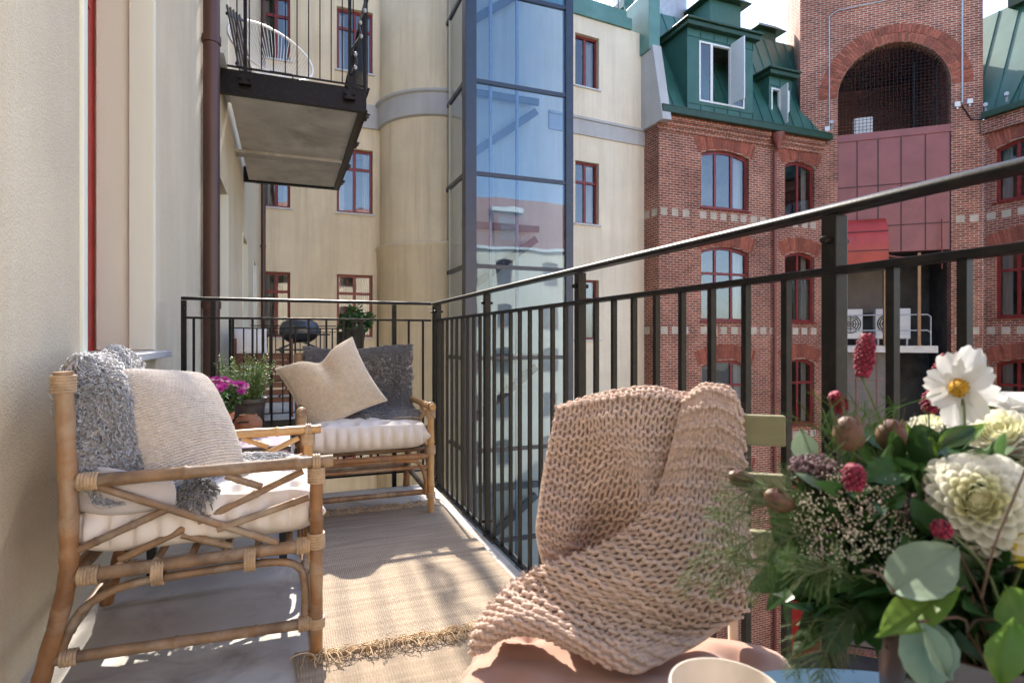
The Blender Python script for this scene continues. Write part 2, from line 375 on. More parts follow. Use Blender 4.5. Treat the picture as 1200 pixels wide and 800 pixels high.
# ---------------------------------------------------------------- glass lift tower
lt = thing('lift_tower', 'glazed lift tower with dark blue steel frame beside the turret', 'lift tower', (5.7, 15, -10.4))
X0, X1, Y0, Y1 = 4.2, 7.24, 14.0, 17.1
for (a, b_, c, d) in ((X0, X0 + .3, Y0, Y0 + .3), (X1 - .22, X1, Y0, Y0 + .22), (X0, X0 + .12, Y1 - .12, Y1), (X1 - .15, X1, Y1 - .15, Y1)):
    q = MB(); q.box(a, b_, c, d, -10.4, 13); obj('column', q, M['steel'], lt, bev=.008)
zs = [-9.1, -6.7, -4.35, -2.0, .36, 2.7, 5.05, 7.4, 9.75, 12.1]
for i, z in enumerate(zs):
    q = MB(); q.box(X0 + .303, X1 - .223, Y0 + .02, Y0 + .12, z, z + .1); q.box(X0 + .02, X0 + .1, Y0 + .303, Y1 - .123, z, z + .1); obj('glazing_bar', q, M['steel'], lt)
    if i:
        za, zb = zs[i - 1] + .1, z
        q = MB(); q.add([(X0 + .3, Y0 + .06, za), (X1 - .22, Y0 + .06, za), (X1 - .22, Y0 + .06, zb), (X0 + .3, Y0 + .06, zb)], [(0,1,2,3)]); obj('front_pane', q, M['lift_glass'], lt)
        q = MB(); q.add([(X0 + .06, Y0 + .3, za), (X0 + .06, Y1 - .12, za), (X0 + .06, Y1 - .12, zb), (X0 + .06, Y0 + .3, zb)], [(0,3,2,1)]); obj('side_pane', q, M['lift_glass_side'], lt)
q = MB()
for k in range(6):
    z = -9 + 3.74 * k
    q.bar((X0 + .5, 15.6, z), (X1 - .4, 15.6, z + 1.6), .12, .2); q.bar((X0 + .4, 15.65, z + 1.9), (X1 - .3, 15.65, z + 1.9), .1, .18)
obj('bracing', q, M['greysheet'], lt)
q = MB()
for x in (5.3, 6.1): q.box(x, x + .07, 15.3, 15.4, -10.4, 13)
obj('guide_rail', q, M['galv'], lt)
q = MB(); q.box(X0 - .05, X1 + .05, Y0 - .05, Y1, 13.003, 13.2); obj('roof', q, M['steel'], lt)
# ---------------------------------------------------------------- brick house
bk = thing('brick_house', 'red brick corner house with green sheet roof and arched tower', 'building', (18, 16, -10.4))
YB = 15.5; XA, XJ = 11.05, 18.37
T = plane((0, YB, 0), (1,0,0), (0,-1,0))
rows = [(5.24, 7.18), (1.5, 3.97), (-2.15, .18), (-5.9, -3.5)]
def soldier(root, T, s0, s1, z1, rise, h=.5, d=-.012):
    hw = (s1 - s0) / 2; r = (hw * hw + rise * rise) / (2 * rise); cz = z1 - r; cs = (s0 + s1) / 2; a0 = math.asin(min(1, hw / r)); n = max(8, int((s1 - s0) / .088))
    m = MB()
    for i in range(n):
        a, b = -a0 + 2 * a0 * (i + .08) / n, -a0 + 2 * a0 * (i + .92) / n
        P = [(cs + q * math.sin(x), cz + q * math.cos(x)) for q, x in ((r + .02, a), (r + .02, b), (r + h, b), (r + h, a))]
        m.prism(P, T, d, .02)
    return obj('brick_arch', m, M['archbrick'], root)
def stones(root, T, spans, z):
    for s0, s1 in spans:
        for i in range(int((s1 - s0) / .42)):
            m = MB(); s = s0 + .42 * i + .08 + R.uniform(-.02, .02); w = .26 + R.uniform(-.02, .03); m.hexa([T(a, b, c) for b in (z, z + .24) for c in (.02, -.006) for a in (s, s + w)]); obj('stone_block', m, M['stone'], root, bev=.008)
def brickfront(T, outer, cols, rws, mat_='brick', extra=()):
    hs = []
    for s0, s1, ml in cols:
        for z0, z1 in rws: hs.append(arch(s0, s1, z0, z1, .16))
    w = MB(); wallmesh(w, outer, hs + list(extra), T, .3); obj('wall', w, M[mat_], bk, uv=True)
    for s0, s1, ml in cols:
        for k, (z0, z1) in enumerate(rws):
            window(bk, T, s0, s1, z0, z1, .16, ml, 0 if k == 0 else .64, 'red', .12, .085, True, .16, 'red'); soldier(bk, T, s0 - .12, s1 + .12, z1 + .03, .2)
cols = [(12.72, 14.72, (.33, .67)), (16.33, 17.74, (.5,))]
brickfront(T, [(XA, -10.4), (XJ, -10.4), (XJ, 8.0), (XA, 8.0)], cols, rows, extra=[arch(16.4, 18.0, -10.35, -7.7, .15)])
window(bk, T, 16.4, 18.0, -10.35, -7.7, .15, (.5,), .72, 'redbright', .1, .1, True, 0, None)
dm = MB()
for a, b_ in ((16.5, 17.15), (17.25, 17.9)): dm.hexa([T(x, z, y) for z in (-10.3, -8.5) for y in (.13, .1) for x in (a, b_)])
obj('door', dm, M['redbright'], bk)
for z in (4.85, 1.05, -2.6): stones(bk, T, [(XA, 12.6), (12.6, 16.2), (16.2, XJ - .1)], z)
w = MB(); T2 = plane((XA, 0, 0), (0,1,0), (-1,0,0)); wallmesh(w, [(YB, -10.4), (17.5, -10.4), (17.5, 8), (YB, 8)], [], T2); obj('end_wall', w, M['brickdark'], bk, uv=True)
for z in (4.85, 1.05): stones(bk, T2, [(YB, 16.4)], z)
b = MB()
for i, (z0, z1, o) in enumerate(((7.55, 7.7, .05), (7.7, 7.85, .1), (7.85, 8.0, .17))): b.box(XA - .02 - o * .5, XJ - .3, YB - o, YB + .01, z0 + .002, z1)
obj('brick_cornice', b, M['brick'], bk, uv=True)
b = MB(); b.box(XA - .1, XJ - .15, YB - .36, YB - .1, 8.003, 8.2); b.box(XA - .1, XJ - .15, YB - .34, YB + .6, 8.2, 8.26); obj('gutter', b, M['coppergutter'], bk, bev=.02)
def sheet(mb, a, b, c, d, th=.05):
    a, b, c, d = map(V, (a, b, c, d)); n = (b - a).cross(d - a).normalized() * th
    mb.hexa([a - n, b - n, d - n, c - n, a, b, d, c])
def seams(mb, a, b, c, d, n, w=.035):
    a, b, c, d = map(V, (a, b, c, d)); nn = (b - a).cross(d - a).normalized()
    for i in range(1, n):
        k = i / n; mb.bar(a.lerp(b, k) + nn * .012, d.lerp(c, k) + nn * .012, .025, w, nn)
# mansard: steep slope and a flat top behind
m = MB(); q = [(XA + .22, YB + .05, 8.26), (XJ - .08, YB + .05, 8.26), (XJ + .95, YB + 2.4, 12.85), (XA + .22, YB + 2.4, 12.85)]
sheet(m, *q); seams(m, *q, 15); sheet(m, (XA + .22, YB + 2.4, 12.85), (XJ + .95, YB + 2.4, 12.85), (XJ + 4, YB + 8, 13.3), (XA + .22, YB + 8, 13.3)); obj('mansard_roof', m, M['copper'], bk)
# dormer
def dormer(x0, x1, y, z0, z1, win, ncol, openw):
    d = MB(); Td = plane((0, y, 0), (1,0,0), (0,-1,0)); a, b_, c, e = win
    wallmesh(d, [(x0, z0), (x1, z0), (x1, z1), (x0, z1)], [arch(a, b_, c, e, 0)], Td, .12)
    for x, s in ((x0, 1), (x1, -1)): d.add([(x, y, z0), (x, y, z1), (x, y + 2.6, z1), (x, y + 2.6, z0)], [(0,1,2,3)])
    for i in range(ncol + 1):
        x = x0 + (x1 - x0) * i / ncol
        for zz in ((z0, c - .06), (e + .06, z1)):
            if zz[1] > zz[0]: d.bar((x, y - .012, zz[0]), (x, y - .012, zz[1]), .025, .03, (0,1,0))
    for z in (c - .1, e + .1): d.bar((x0, y - .012, z), (x1, y - .012, z), .025, .03)
    D_ = obj('dormer', d, M['copper'], bk)
    h = MB(); h.box(x0 - .14, x1 + .14, y - .22, y + 2.7, z1 + .002, z1 + .16); h.box(x0 - .2, x1 + .2, y - .3, y + 2.7, z1 + .162, z1 + .24); obj('dormer_roof', h, M['coppergutter'], D_, bev=.02)
    f = MB(); f.ring(arch(a, b_, c, e, 0), arch(a + .06, b_ - .06, c + .06, e - .06, 0), Td, .0 - .02, .08)
    for k in openw: x = a + (b_ - a) * k; f.box(x - .05, x + .05, y - .015, y + .07, c + .05, e - .05)
    fr = obj('window', f, M['white'], bk)
    return fr, D_
fr, D_ = dormer(12.25, 15.0, 15.62, 8.3, 11.1, (12.72, 14.62, 8.75, 10.75), 5, (.27, .7))
p = MB()
for a, b_ in ((12.77, 13.2), (14.1, 14.57)): p.add([(a, 15.64, 8.8), (b_, 15.64, 8.8), (b_, 15.64, 10.7), (a, 15.64, 10.7)], [(0,1,2,3)])
obj('pane', p, M['glass'], fr)
p = MB(); p.box(14.02, 14.06, 14.98, 15.6, 8.8, 10.85); obj('open_sash', p, M['white'], fr)
p = MB(); P = [(x, y, z) for y in (15.76, 17.4) for x, z in ((12.4, 8.5), (14.85, 8.5), (14.85, 10.9), (12.4, 10.9))]; p.add(P, [(4,5,6,7), (0,1,5,4), (1,2,6,5), (2,3,7,6), (3,0,4,7)]); obj('room', p, M['room'], fr)
fr2, D2 = dormer(16.1, 17.15, 16.0, 8.3, 10.3, (16.2, 17.05, 8.5, 9.9), 2, (.5,))
p = MB(); p.add([(16.62, 16.02, 8.55), (17.0, 16.02, 8.55), (17.0, 16.02, 9.85), (16.62, 16.02, 9.85)], [(0,1,2,3)]); obj('pane', p, M['glass'], fr2)
p = MB(); p.hexa([(16.62 + k * .02 - t * .1, 15.98 - t * .42, z) for z in (8.55, 9.95) for t in (0, 1) for k in (0, 1)]); obj('open_sash', p, M['white'], fr2)
p = MB(); P = [(x, y, z) for y in (16.13, 17.2) for x, z in ((16.15, 8.4), (17.1, 8.4), (17.1, 10.1), (16.15, 10.1))]; p.add(P, [(4,5,6,7), (0,1,5,4), (1,2,6,5), (2,3,7,6), (3,0,4,7)]); obj('room', p, M['room'], fr2)
# roof stacks
def stack(x0, x1, y0, y1, z0, z1, m, cap):
    b = MB(); b.box(x0, x1, y0, y1, z0, z1); o = obj('roof_stack', b, M[m], bk, bev=.02)
    b = MB(); b.hexa([(x0 - .3 + .25 * 0, y0 - .3, z1 + .003), (x1 + .3, y0 - .3, z1 + .003), (x0 - .3, y1 + .3, z1 + .003), (x1 + .3, y1 + .3, z1 + .003), (x0, y0, z1 + .3), (x1, y0, z1 + .3), (x0, y1, z1 + .3), (x1, y1, z1 + .3)]); obj('stack_cap', b, M[cap], o)
stack(15.1, 16.6, 17.9, 19.5, 12.6, 13.9, 'copper', 'coppergutter')
stack(17.9, 18.8, 18.3, 19.3, 12.6, 13.45, 'copper', 'coppergutter')
b = MB(); b.tube([(14.1, 20.5, 12), (14.1, 20.5, 17)], 1.55, 40); obj('vent_drum', b, M['galv'], bk, 60)
b = MB(); b.box(11.35, 11.75, 18.0, 19, 12.6, 13.2); obj('ridge_block', b, M['copper'], bk)
# tower
ex = V((.748, -.664, 0)); nn = V((-.664, -.748, 0)); TT = plane((XJ, YB, 0), ex, nn)
ac = (.33, 3.75); ai = [(ac[0], -10.35), (ac[1], -10.35)] + [(2.04 + 1.71 * math.cos(PI * i / 20), 9.6 + 1.71 * math.sin(PI * i / 20)) for i in range(21)]
w = MB(); wallmesh(w, [(-.9, 8.1), (0, 8.1), (0, -10.4), (4.635, -10.4), (4.635, 16), (-.9, 16)], [ai], TT, .45); obj('tower_wall', w, M['brick'], bk, uv=True)
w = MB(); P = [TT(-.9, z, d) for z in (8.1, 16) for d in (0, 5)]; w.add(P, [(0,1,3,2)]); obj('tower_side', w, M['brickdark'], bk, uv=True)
for hh, dd, r0 in ((.30, -.012, 1.73), (.28, -.02, 2.05)):
    mm = MB(); n = int(PI * r0 / .095)
    for i in range(n):
        a, b_ = PI * (i + .08) / n, PI * (i + .92) / n
        mm.prism([(2.04 + q * math.cos(x), 9.6 + q * math.sin(x)) for q, x in ((r0, a), (r0 + hh, a), (r0 + hh, b_), (r0, b_))], TT, dd, .02)
    obj('brick_arch', mm, M['archbrick'], bk)
# loggia behind the arch
q = MB(); P = [TT(s, z, d) for d in (.452, 5.4) for s, z in ((.2, 8.1), (3.9, 8.1), (3.9, 11.8), (.2, 11.8))]; q.add(P, [(0,1,5,4), (1,2,6,5), (2,3,7,6), (3,0,4,7)])
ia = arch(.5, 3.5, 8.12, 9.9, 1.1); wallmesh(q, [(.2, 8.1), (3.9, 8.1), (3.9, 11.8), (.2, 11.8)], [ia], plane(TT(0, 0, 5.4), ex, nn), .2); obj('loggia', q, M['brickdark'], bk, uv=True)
window(bk, plane(TT(0, 0, 5.4), ex, nn), .5, 3.5, 8.12, 9.9, 1.1, (.33, .67), .5, 'red', .1, .1, True, 0, None)
q = MB(); q.hexa([TT(s, z, d) for z in (8.27, 9.0) for d in (1.0, .6) for s in (.95, 1.55)]); obj('loggia_box', q, M['white'], bk, bev=.02)
q = MB()
for i in range(1, 29):
    s = .33 + 3.42 * i / 29; z1 = 9.6 + math.sqrt(max(0, 1.71 ** 2 - (s - 2.04) ** 2)); q.bar(TT(s, 8.26, .2), TT(s, z1, .2), .013, .013, nn)
for i in range(25):
    z = 8.3 + .12 * i; h = 1.71 if z < 9.6 else math.sqrt(max(0, 1.71 ** 2 - (z - 9.6) ** 2))
    if h > .1: q.bar(TT(2.04 - h, z, .214), TT(2.04 + h, z, .214), .013, .013)
for s in (2.75, 3.4): q.bar(TT(s, 8.26, .3), TT(s, 10.6, .3), .04, .04, nn)
obj('bird_net', q, M['iron'], bk)
q = MB(); q.hexa([TT(s, z, d) for z in (3.97, 8.246) for d in (.4, .06) for s in (.3, 3.78)]); q.hexa([TT(s, z, d) for z in (8.0, 8.248) for d in (.3, .02) for s in (.331, 3.749)]); obj('sheet_cladding', q, M['burgundy'], bk)
q = MB()
for s in (.33, .95, 1.6, 2.3, 3.02, 3.74): q.bar(TT(s, 3.98, .055), TT(s, 7.99, .055), .03, .03, nn)
for z in (6.35, 4.9): q.bar(TT(.33, z, .054), TT(3.75, z, .054), .03, .03)
obj('cladding_seam', q, M['seam'], bk)
q = MB(); pr = [(-.02, 5.15), (-.3, 5.1), (-.55, 4.85), (-.68, 4.4), (-.7, 3.9), (-.6, 3.4), (.05, 3.4)]
vs = [TT(s, z, d) for s in (.42, 1.75) for d, z in pr]; n = len(pr); q.add(vs, [tuple(range(n)), tuple(range(2 * n - 1, n - 1, -1))] + [(i, i + n, (i + 1) % n + n, (i + 1) % n) for i in range(n)]); obj('hood', q, M['awningred'], bk, 35)
q = MB()
for z, d in ((4.62, -.63), (3.95, -.71)): q.bar(TT(.415, z, d), TT(1.755, z, d), .03, .03)
obj('hood_rib', q, M['seam'], bk)
# service recess
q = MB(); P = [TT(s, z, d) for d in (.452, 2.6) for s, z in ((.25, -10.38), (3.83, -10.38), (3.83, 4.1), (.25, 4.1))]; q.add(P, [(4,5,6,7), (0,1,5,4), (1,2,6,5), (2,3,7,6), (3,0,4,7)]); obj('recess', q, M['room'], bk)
q = MB(); q.hexa([TT(s, z, d) for z in (.42, .66) for d in (2.5, .1) for s in (.335, 3.4)]); obj('platform', q, M['galv'], bk)
q = MB(); q.hexa([TT(s, z, d) for z in (-10.3, .41) for d in (.8, .5) for s in (.335, 2.3)]); q.hexa([TT(s, z, d) for z in (1.9, 3.9) for d in (2.4, 2.2) for s in (.335, 2.2)]); obj('grey_cladding', q, M['greysheet'], bk)
q = MB()
for s in (1.0, 1.65): q.bar(TT(s, -10.3, .49), TT(s, .4, .49), .03, .02, nn)
for z in (-2.2, -.6): q.bar(TT(.34, z, .487), TT(2.29, z, .487), .03, .02)
obj('cladding_seam', q, M['pipered'], bk)
for s0, s1 in ((.45, 1.25), (1.65, 2.75)):
    a = thing('air_conditioner', 'white outdoor cooling unit %s on the service platform' % ('with round fan grille' if s0 < 1 else 'wider one behind the tan post'), 'cooling unit', TT((s0 + s1) / 2, .9, .8), 'cooling units on the platform')
    q = MB(); q.hexa([TT(s, z, d) for z in (.9, 2.0) for d in (1.1, .7) for s in (s0, s1)]); obj('casing', q, M['white'], a, bev=.03)
    q = MB(); c = TT(s0 + .4, 1.45, .69)
    for rr in (.1, .18, .26, .33): q.tube([c + ex * (rr * math.cos(x)) + V((0, 0, rr * math.sin(x))) for x in np.linspace(0, 2 * PI, 25)], .022, 5, False)
    for k in range(8): q.bar(c, c + ex * (.33 * math.cos(k * PI / 4)) + V((0, 0, .33 * math.sin(k * PI / 4))), .02, .02, nn)
    obj('fan_grille', q, M['black'], a)
    q = MB()
    for s in (s0 + .1, s1 - .1): q.bar(TT(s, .665, .9), TT(s, .9, .9), .06, .3, nn)
    obj('stand', q, M['galv'], a)
pr = thing('platform_railing', 'galvanised guard rail along the service platform', 'guard rail', TT(2, .66, .15))
q = MB()
for z in (1.2, 1.75): q = MB(); q.tube([TT(.36, z, .15), TT(3.1, z, .15), TT(3.2, z - .08, .15)], .025, 8); obj('rail', q, M['galv'], pr, 60)
for s, z in ((3.2, 1.67), (.5, 1.75)): q = MB(); q.tube([TT(s, .66, .15), TT(s, z, .15)], .025, 8); obj('post', q, M['galv'], pr, 60)
for s, lb in ((1.85, 'tan timber post in front of the cooling units'), (2.85, 'thinner tan post right of the cooling units')):
    q = MB(); w_ = .075 if s < 2 else .045; q.bar(TT(s, .66, .13), TT(s, 3.9, .13), w_ * 2, w_ * 2, nn); tag(obj('timber_post', q, M['tan']), lb, 'post', 'posts in the service recess')
q = MB(); q.tube([TT(1.7, 3.85, -.1), TT(2.4, 3.7, -.1), TT(3.4, 3.8, -.1)], .04, 8); q.tube([TT(3.45, 3.3, -.1), TT(3.45, 5.0, -.1)], .02, 6); tag(obj('bent_pipe', q, M['pipered'], None, 60), 'rusty bent pipe below the burgundy cladding', 'pipe')
for z in (4.85, 1.05): stones(bk, TT, [(3.78, 4.7)], z)
# conduits, lamps
q = MB(); q.tube([TT(.05, 8.6, -.03), TT(.05, 12.6, -.03), TT(.3, 12.75, -.03), TT(3.4, 12.9, -.03)], .02, 8); tag(obj('cable_conduit', q, M['galv'], None, 60), 'pale conduit bent over the tower arch to its left', 'conduit')
q = MB(); q.tube([TT(4.05, 8.9, -.03), TT(4.05, 14, -.03)], .03, 8); tag(obj('cable_conduit', q, M['galv'], None, 60), 'straight pale conduit on the tower right of the arch', 'conduit')
q = MB(); q.tube([TT(4.05, 8.8, -.03), TT(4.3, 8.3, -.03), TT(4.6, 8.25, -.03)], .02, 6); tag(obj('loose_cable', q, M['black'], None, 60), 'black loose cable hanging below the junction boxes', 'cable')
for s, z, nm, lb in ((3.9, 8.85, 'junction_box', 'left white junction box below the straight conduit'), (4.25, 8.9, 'junction_box', 'right white junction box below the straight conduit'), (-.02, 8.5, 'junction_box', 'white junction box at the bottom of the bent conduit')):
    q = MB(); q.hexa([TT(a, b_, c) for b_ in (z - .07, z + .09) for c in (.01, -.1) for a in (s - .08, s + .08)]); q.tube([TT(s, z - .07, -.05), TT(s, z - .16, -.05)], .03, 8); tag(obj(nm, q, M['white'], bev=.01), lb, 'junction box', 'junction boxes on the tower')
def floodlight(p, d, lb):
    q = MB(); p, d = V(p), V(d).normalized(); q.tube([p, p + d * .2], [.045, .065], 12); q.bar(p + V((0, 0, .02)), p + V((0, 0, -.2)), .05, .05); tag(obj('flood_lamp', q, M['galv'], None, 50), lb, 'lamp', 'flood lamps on the eaves')
floodlight((XJ - .35, YB - .45, 8.5), (-.7, -.7, .1), 'small white lamp at the right end of the green gutter')
# right wing
XR = 21.835; yj = 12.42
T = plane((XR, yj, 0), (0,-1,0), (-1,0,0))
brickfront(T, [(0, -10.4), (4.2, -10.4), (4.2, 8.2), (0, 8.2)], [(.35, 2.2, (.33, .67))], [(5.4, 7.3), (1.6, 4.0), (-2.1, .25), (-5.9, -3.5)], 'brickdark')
for z in (4.85, 1.05): stones(bk, T, [(.05, 4.1)], z)
q = MB(); q.hexa([T(s, z, d) for z in (7.75, 8.2) for d in (.01, -.14) for s in (.02, 4.2)]); obj('brick_cornice', q, M['brick'], bk, uv=True)
q = MB(); q.hexa([T(s, z, d) for z in (8.204, 8.42) for d in (.6, -.3) for s in (.1, 4.2)]); obj('gutter', q, M['coppergutter'], bk, bev=.02)
m = MB(); q = [T(4.2, 8.42, .02), T(-1, 8.42, .02), T(-1, 12.4, 1.5), T(4.2, 12.4, 1.5)]; q = [q[1], q[0], q[3], q[2]]; sheet(m, *q); seams(m, *q, 8); q = [T(-1, 12.4, 1.5), T(4.2, 12.4, 1.5), T(4.2, 12.9, 6), T(-1, 12.9, 6)]; sheet(m, *q); obj('mansard_roof', m, M['copper'], bk)
q = MB(); q.hexa([T(s, z, d) for z in (12.2, 12.5) for d in (2, 1.15) for s in (.1, 4.2)]); obj('roof_moulding', q, M['coppergutter'], bk)
q = MB(); q.hexa([T(s + k * .9, z, d + k * 1.5) for k, z in ((0, 8.42), (1, 12.3)) for d in (.1, -.05) for s in (.5, .75)]); obj('roof_rib', q, M['copper'], bk)
floodlight(T(.2, 8.6, -.2), (-.8, -.4, .05), 'white lamp above the right gutter, nearer the tower'); floodlight(T(.8, 8.72, -.2), (-.8, -.4, .05), 'white lamp above the right gutter, farther from the tower')
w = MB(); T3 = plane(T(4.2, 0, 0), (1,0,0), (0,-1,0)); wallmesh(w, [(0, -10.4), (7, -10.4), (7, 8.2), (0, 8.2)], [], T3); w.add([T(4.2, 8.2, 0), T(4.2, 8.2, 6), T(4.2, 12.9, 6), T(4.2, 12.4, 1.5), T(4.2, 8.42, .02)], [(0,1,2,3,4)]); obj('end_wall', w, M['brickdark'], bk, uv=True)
w = MB(); w.box(XR, XR + .35, -14.9, yj - 4.21, -10.39, -6.5); w.box(XR - .06, XR + .41, -14.9, yj - 4.21, -6.498, -6.35); tag(obj('courtyard_wall', w, M['cream']), 'low cream courtyard wall continuing from the brick house', 'wall')
# rain pipe on the brick front
p = downpipe(15.75, YB - .12, .055, -10.4, 7.4, 'red brown drainpipe with funnel head on the brick front', 'pipered')
q = MB(); q.lathe([(.06, 7.4), (.08, 7.5), (.2, 7.75), (.22, 7.95), (.19, 7.95), (.15, 7.8)], (15.75, YB - .26, 0), 16); q.tube([(15.75, YB - .26, 7.55), (15.75, YB - .12, 7.3)], .055, 10); obj('funnel_head', q, M['pipered'], p, 50)
# house behind the viewer, seen mirrored in the glass
bb = thing('facing_house', 'cream and red house mirrored in the lift glass', 'building', (9, -15, -10.4))
T = plane((23, -15, 0), (-1,0,0), (0,1,0))
hs = []; wl = []
for s in (2.2, 6.2, 9.0, 13.2, 17.5, 21):
    for z in (-9, -5.4, -1.8, 1.8, 5.2): hs.append(arch(s, s + 1.3, z, z + 2.0, .15)); wl.append((s, s + 1.3, z, z + 2.0, .15))
w = MB(); wallmesh(w, [(0, -10.4), (28, -10.4), (28, 8), (0, 8)], hs, T, .25); obj('wall', w, M['creampale'], bb)
for a in wl: window(bb, T, *a, (.5,), .66, 'red', .12, .09, True, 0, 'sill')
m = MB(); q = [T(0, 8.2, .05), T(28, 8.2, .05), T(28, 12.3, 1.2), T(0, 12.3, 1.2)]; sheet(m, *q); seams(m, *q, 24); q = [T(0, 12.3, 1.2), T(28, 12.3, 1.2), T(28, 13.4, 6), T(0, 13.4, 6)]; sheet(m, *q); obj('mansard_roof', m, M['burgundy'], bb)
m = MB(); m.hexa([T(s, z, d) for z in (8, 8.22) for d in (.2, -.3) for s in (0, 28)]); obj('cornice', m, M['white'], bb)
for s in (5.5, 11.5, 17.5):
    m = MB(); m.hexa([T(x, z, d) for z in (8.3, 11) for d in (2, -.05) for x in (s, s + 2.2)]); D_ = obj('dormer', m, M['burgundy'], bb)
    m = MB(); m.hexa([T(x, z, d) for z in (8.8, 10.6) for d in (.0, -.08) for x in (s + .4, s + 1.8)]); obj('window', m, M['glass'], D_)
    m = MB(); m.hexa([T(x, z, d) for z in (11.003, 11.3) for d in (2, -.3) for x in (s - .2, s + 2.4)]); obj('dormer_roof', m, M['white'], D_)
# ================================================================ BALCONY RAILING
Z0 = V((0,0,1))
XRL, YRL = .875, 3.6
rl = thing('balcony_railing', 'black iron railing round the balcony with round topped handrail', 'railing', (XRL, YRL, 0))
def railrun(root, P, Q, posts, balus, zt=1.118, zm=1.016, zb=.0, top=(.034, .018), pw=.029, bw=.0135, m='iron', end=0.0):
    P, Q = V(P), V(Q); d = (Q - P).normalized(); L = (Q - P).length
    up = V((0,0,1))
    def at(s, z): return P + d * s + up * z
    a = MB(); n = 12; side = d.cross(up)
    sec = [(math.cos(2 * PI * k / n) * top[0] / 2, max(-.4, math.sin(2 * PI * k / n)) * top[1] * .75) for k in range(n)]
    vs = [at(s, zt) + side * x + up * y for s in (0, L) for x, y in sec]
    a.add(vs, [(k, (k + 1) % n, n + (k + 1) % n, n + k) for k in range(n)] + [tuple(range(n)), tuple(range(2 * n - 1, n - 1, -1))]); obj('top_rail', a, M[m], root, 50)
    a = MB(); a.bar(at(0, zm), at(L, zm), .03, .012); obj('middle_rail', a, M[m], root, bev=.001)
    a = MB(); a.bar(at(0, zb), at(L, zb), .03, .012); obj('bottom_rail', a, M[m], root, bev=.001)
    for s in posts:
        a = MB(); a.bar(at(s, zb - .12), at(s, zt - .008), pw, pw, side); 
        for z in (zt - .05, zb + .05): a.tube([at(s, z) - side * .028, at(s, z) + side * .028], .007, 8)
        obj('post', a, M[m], root, bev=.002)
    for s in balus:
        a = MB(); a.bar(at(s, zb + .006), at(s, zm - .006), bw, bw, side); obj('baluster', a, M[m], root)
bs = [y for k in range(-20, 48) for y in [.725 + .1023 * k] if y < 3.55]
pos = [.725 + .9207 * k for k in range(-2, 4)]
y0 = -1.5
railrun(rl, (XRL, y0, 0), (XRL, YRL, 0), [p - y0 for p in pos] + [YRL - .02 - y0], [y - y0 for y in bs if min(abs(y - p) for p in pos) > .03])
x0 = -.53
railrun(rl, (x0, YRL, 0), (XRL - .022, YRL, 0), [.012, .155, 1.153], [.06] + [.155 + .0998 * k for k in range(1, 10)] + [1.153 + .09 * k for k in range(1, 3)], zb=.08, pw=.026, bw=.012)
# ================================================================ cloth and weave helpers
def crs(P, n):
    P = np.asarray(P, float); k = len(P)
    Q = np.concatenate([[2 * P[0] - P[1]], P, [2 * P[-1] - P[-2]]])
    t = np.linspace(0, k - 1 - 1e-9, n); i = t.astype(int); f = (t - i).reshape((-1,) + (1,) * (P.ndim - 1))
    a, b, c, d = Q[i], Q[i + 1], Q[i + 2], Q[i + 3]
    return .5 * (2 * b + (c - a) * f + (2 * a - 5 * b + 4 * c - d) * f ** 2 + (3 * b - a - 3 * c + d) * f ** 3)
def net(C, nr, nc):
    A = crs(C, nr); return np.swapaxes(crs(np.swapaxes(A, 0, 1), nc), 0, 1)
def gnorm(S):
    n = np.cross(np.gradient(S, axis=1), np.gradient(S, axis=0)); return n / (np.linalg.norm(n, axis=2, keepdims=True) + 1e-9)
def gquads(nr, nc):
    i = np.arange((nr - 1) * (nc - 1)); r = i // (nc - 1); c = i % (nc - 1); a = r * nc + c
    return np.stack([a, a + 1, a + nc + 1, a + nc], 1)
def gmesh(S): return NM(S.reshape(-1, 3), gquads(S.shape[0], S.shape[1]))
def shell(S, n, th):                     # grid surface closed with a back sheet
    nr, nc = S.shape[:2]; B = S - n * th
    q = gquads(nr, nc); N = nr * nc
    f = [q, q[:, ::-1] + N]
    def rim(idx): idx = np.array(idx); return np.stack([idx[:-1], idx[:-1] + N, idx[1:] + N, idx[1:]], 1)
    g = np.arange(N).reshape(nr, nc)
    f += [rim(g[0]), rim(g[-1])[:, ::-1], rim(g[:, 0])[:, ::-1], rim(g[:, -1])]
    return NM(np.vstack([S.reshape(-1, 3), B.reshape(-1, 3)]), np.vstack(f))
def knit(s, t, seed=0):                  # garter rows: offset yarn bumps with a slot under each
    h = np.zeros_like(s); pit = np.zeros_like(s)
    for dr in (-1, 0, 1):
        r = np.floor(t) + dr; o = .5 * (r % 2)
        k = np.floor(s + o); ds = s + o - k - .5; dt = t - r - .5
        j = np.sin(r * 12.9898 + k * 78.233 + seed) * 43758.5453; j = j - np.floor(j)
        d2 = dt + .16 * np.sin(ds * 5) + .10 * (j - .5)
        h = np.maximum(h, np.sqrt(np.maximum(0, 1 - (ds / .60) ** 2 - (d2 / .62) ** 2)) * (.88 + .24 * j))
        for q in (.5, -.5): pit = np.maximum(pit, np.exp(-(np.abs(ds - .05) / .27) ** 3 - ((d2 - q) / .20) ** 2) * (.8 + .4 * j))
    return h - 1.7 * pit
def fnoise(x, y, seed=1, oct=4):
    r = np.random.default_rng(seed); o = np.zeros_like(x); a = 1.0; f = 1.0
    for i in range(oct):
        for k in range(3):
            t = r.uniform(0, 2 * PI); p = r.uniform(0, 2 * PI); o += a * np.sin((x * math.cos(t) + y * math.sin(t)) * f + p) / 3
        a *= .5; f *= 2
    return o
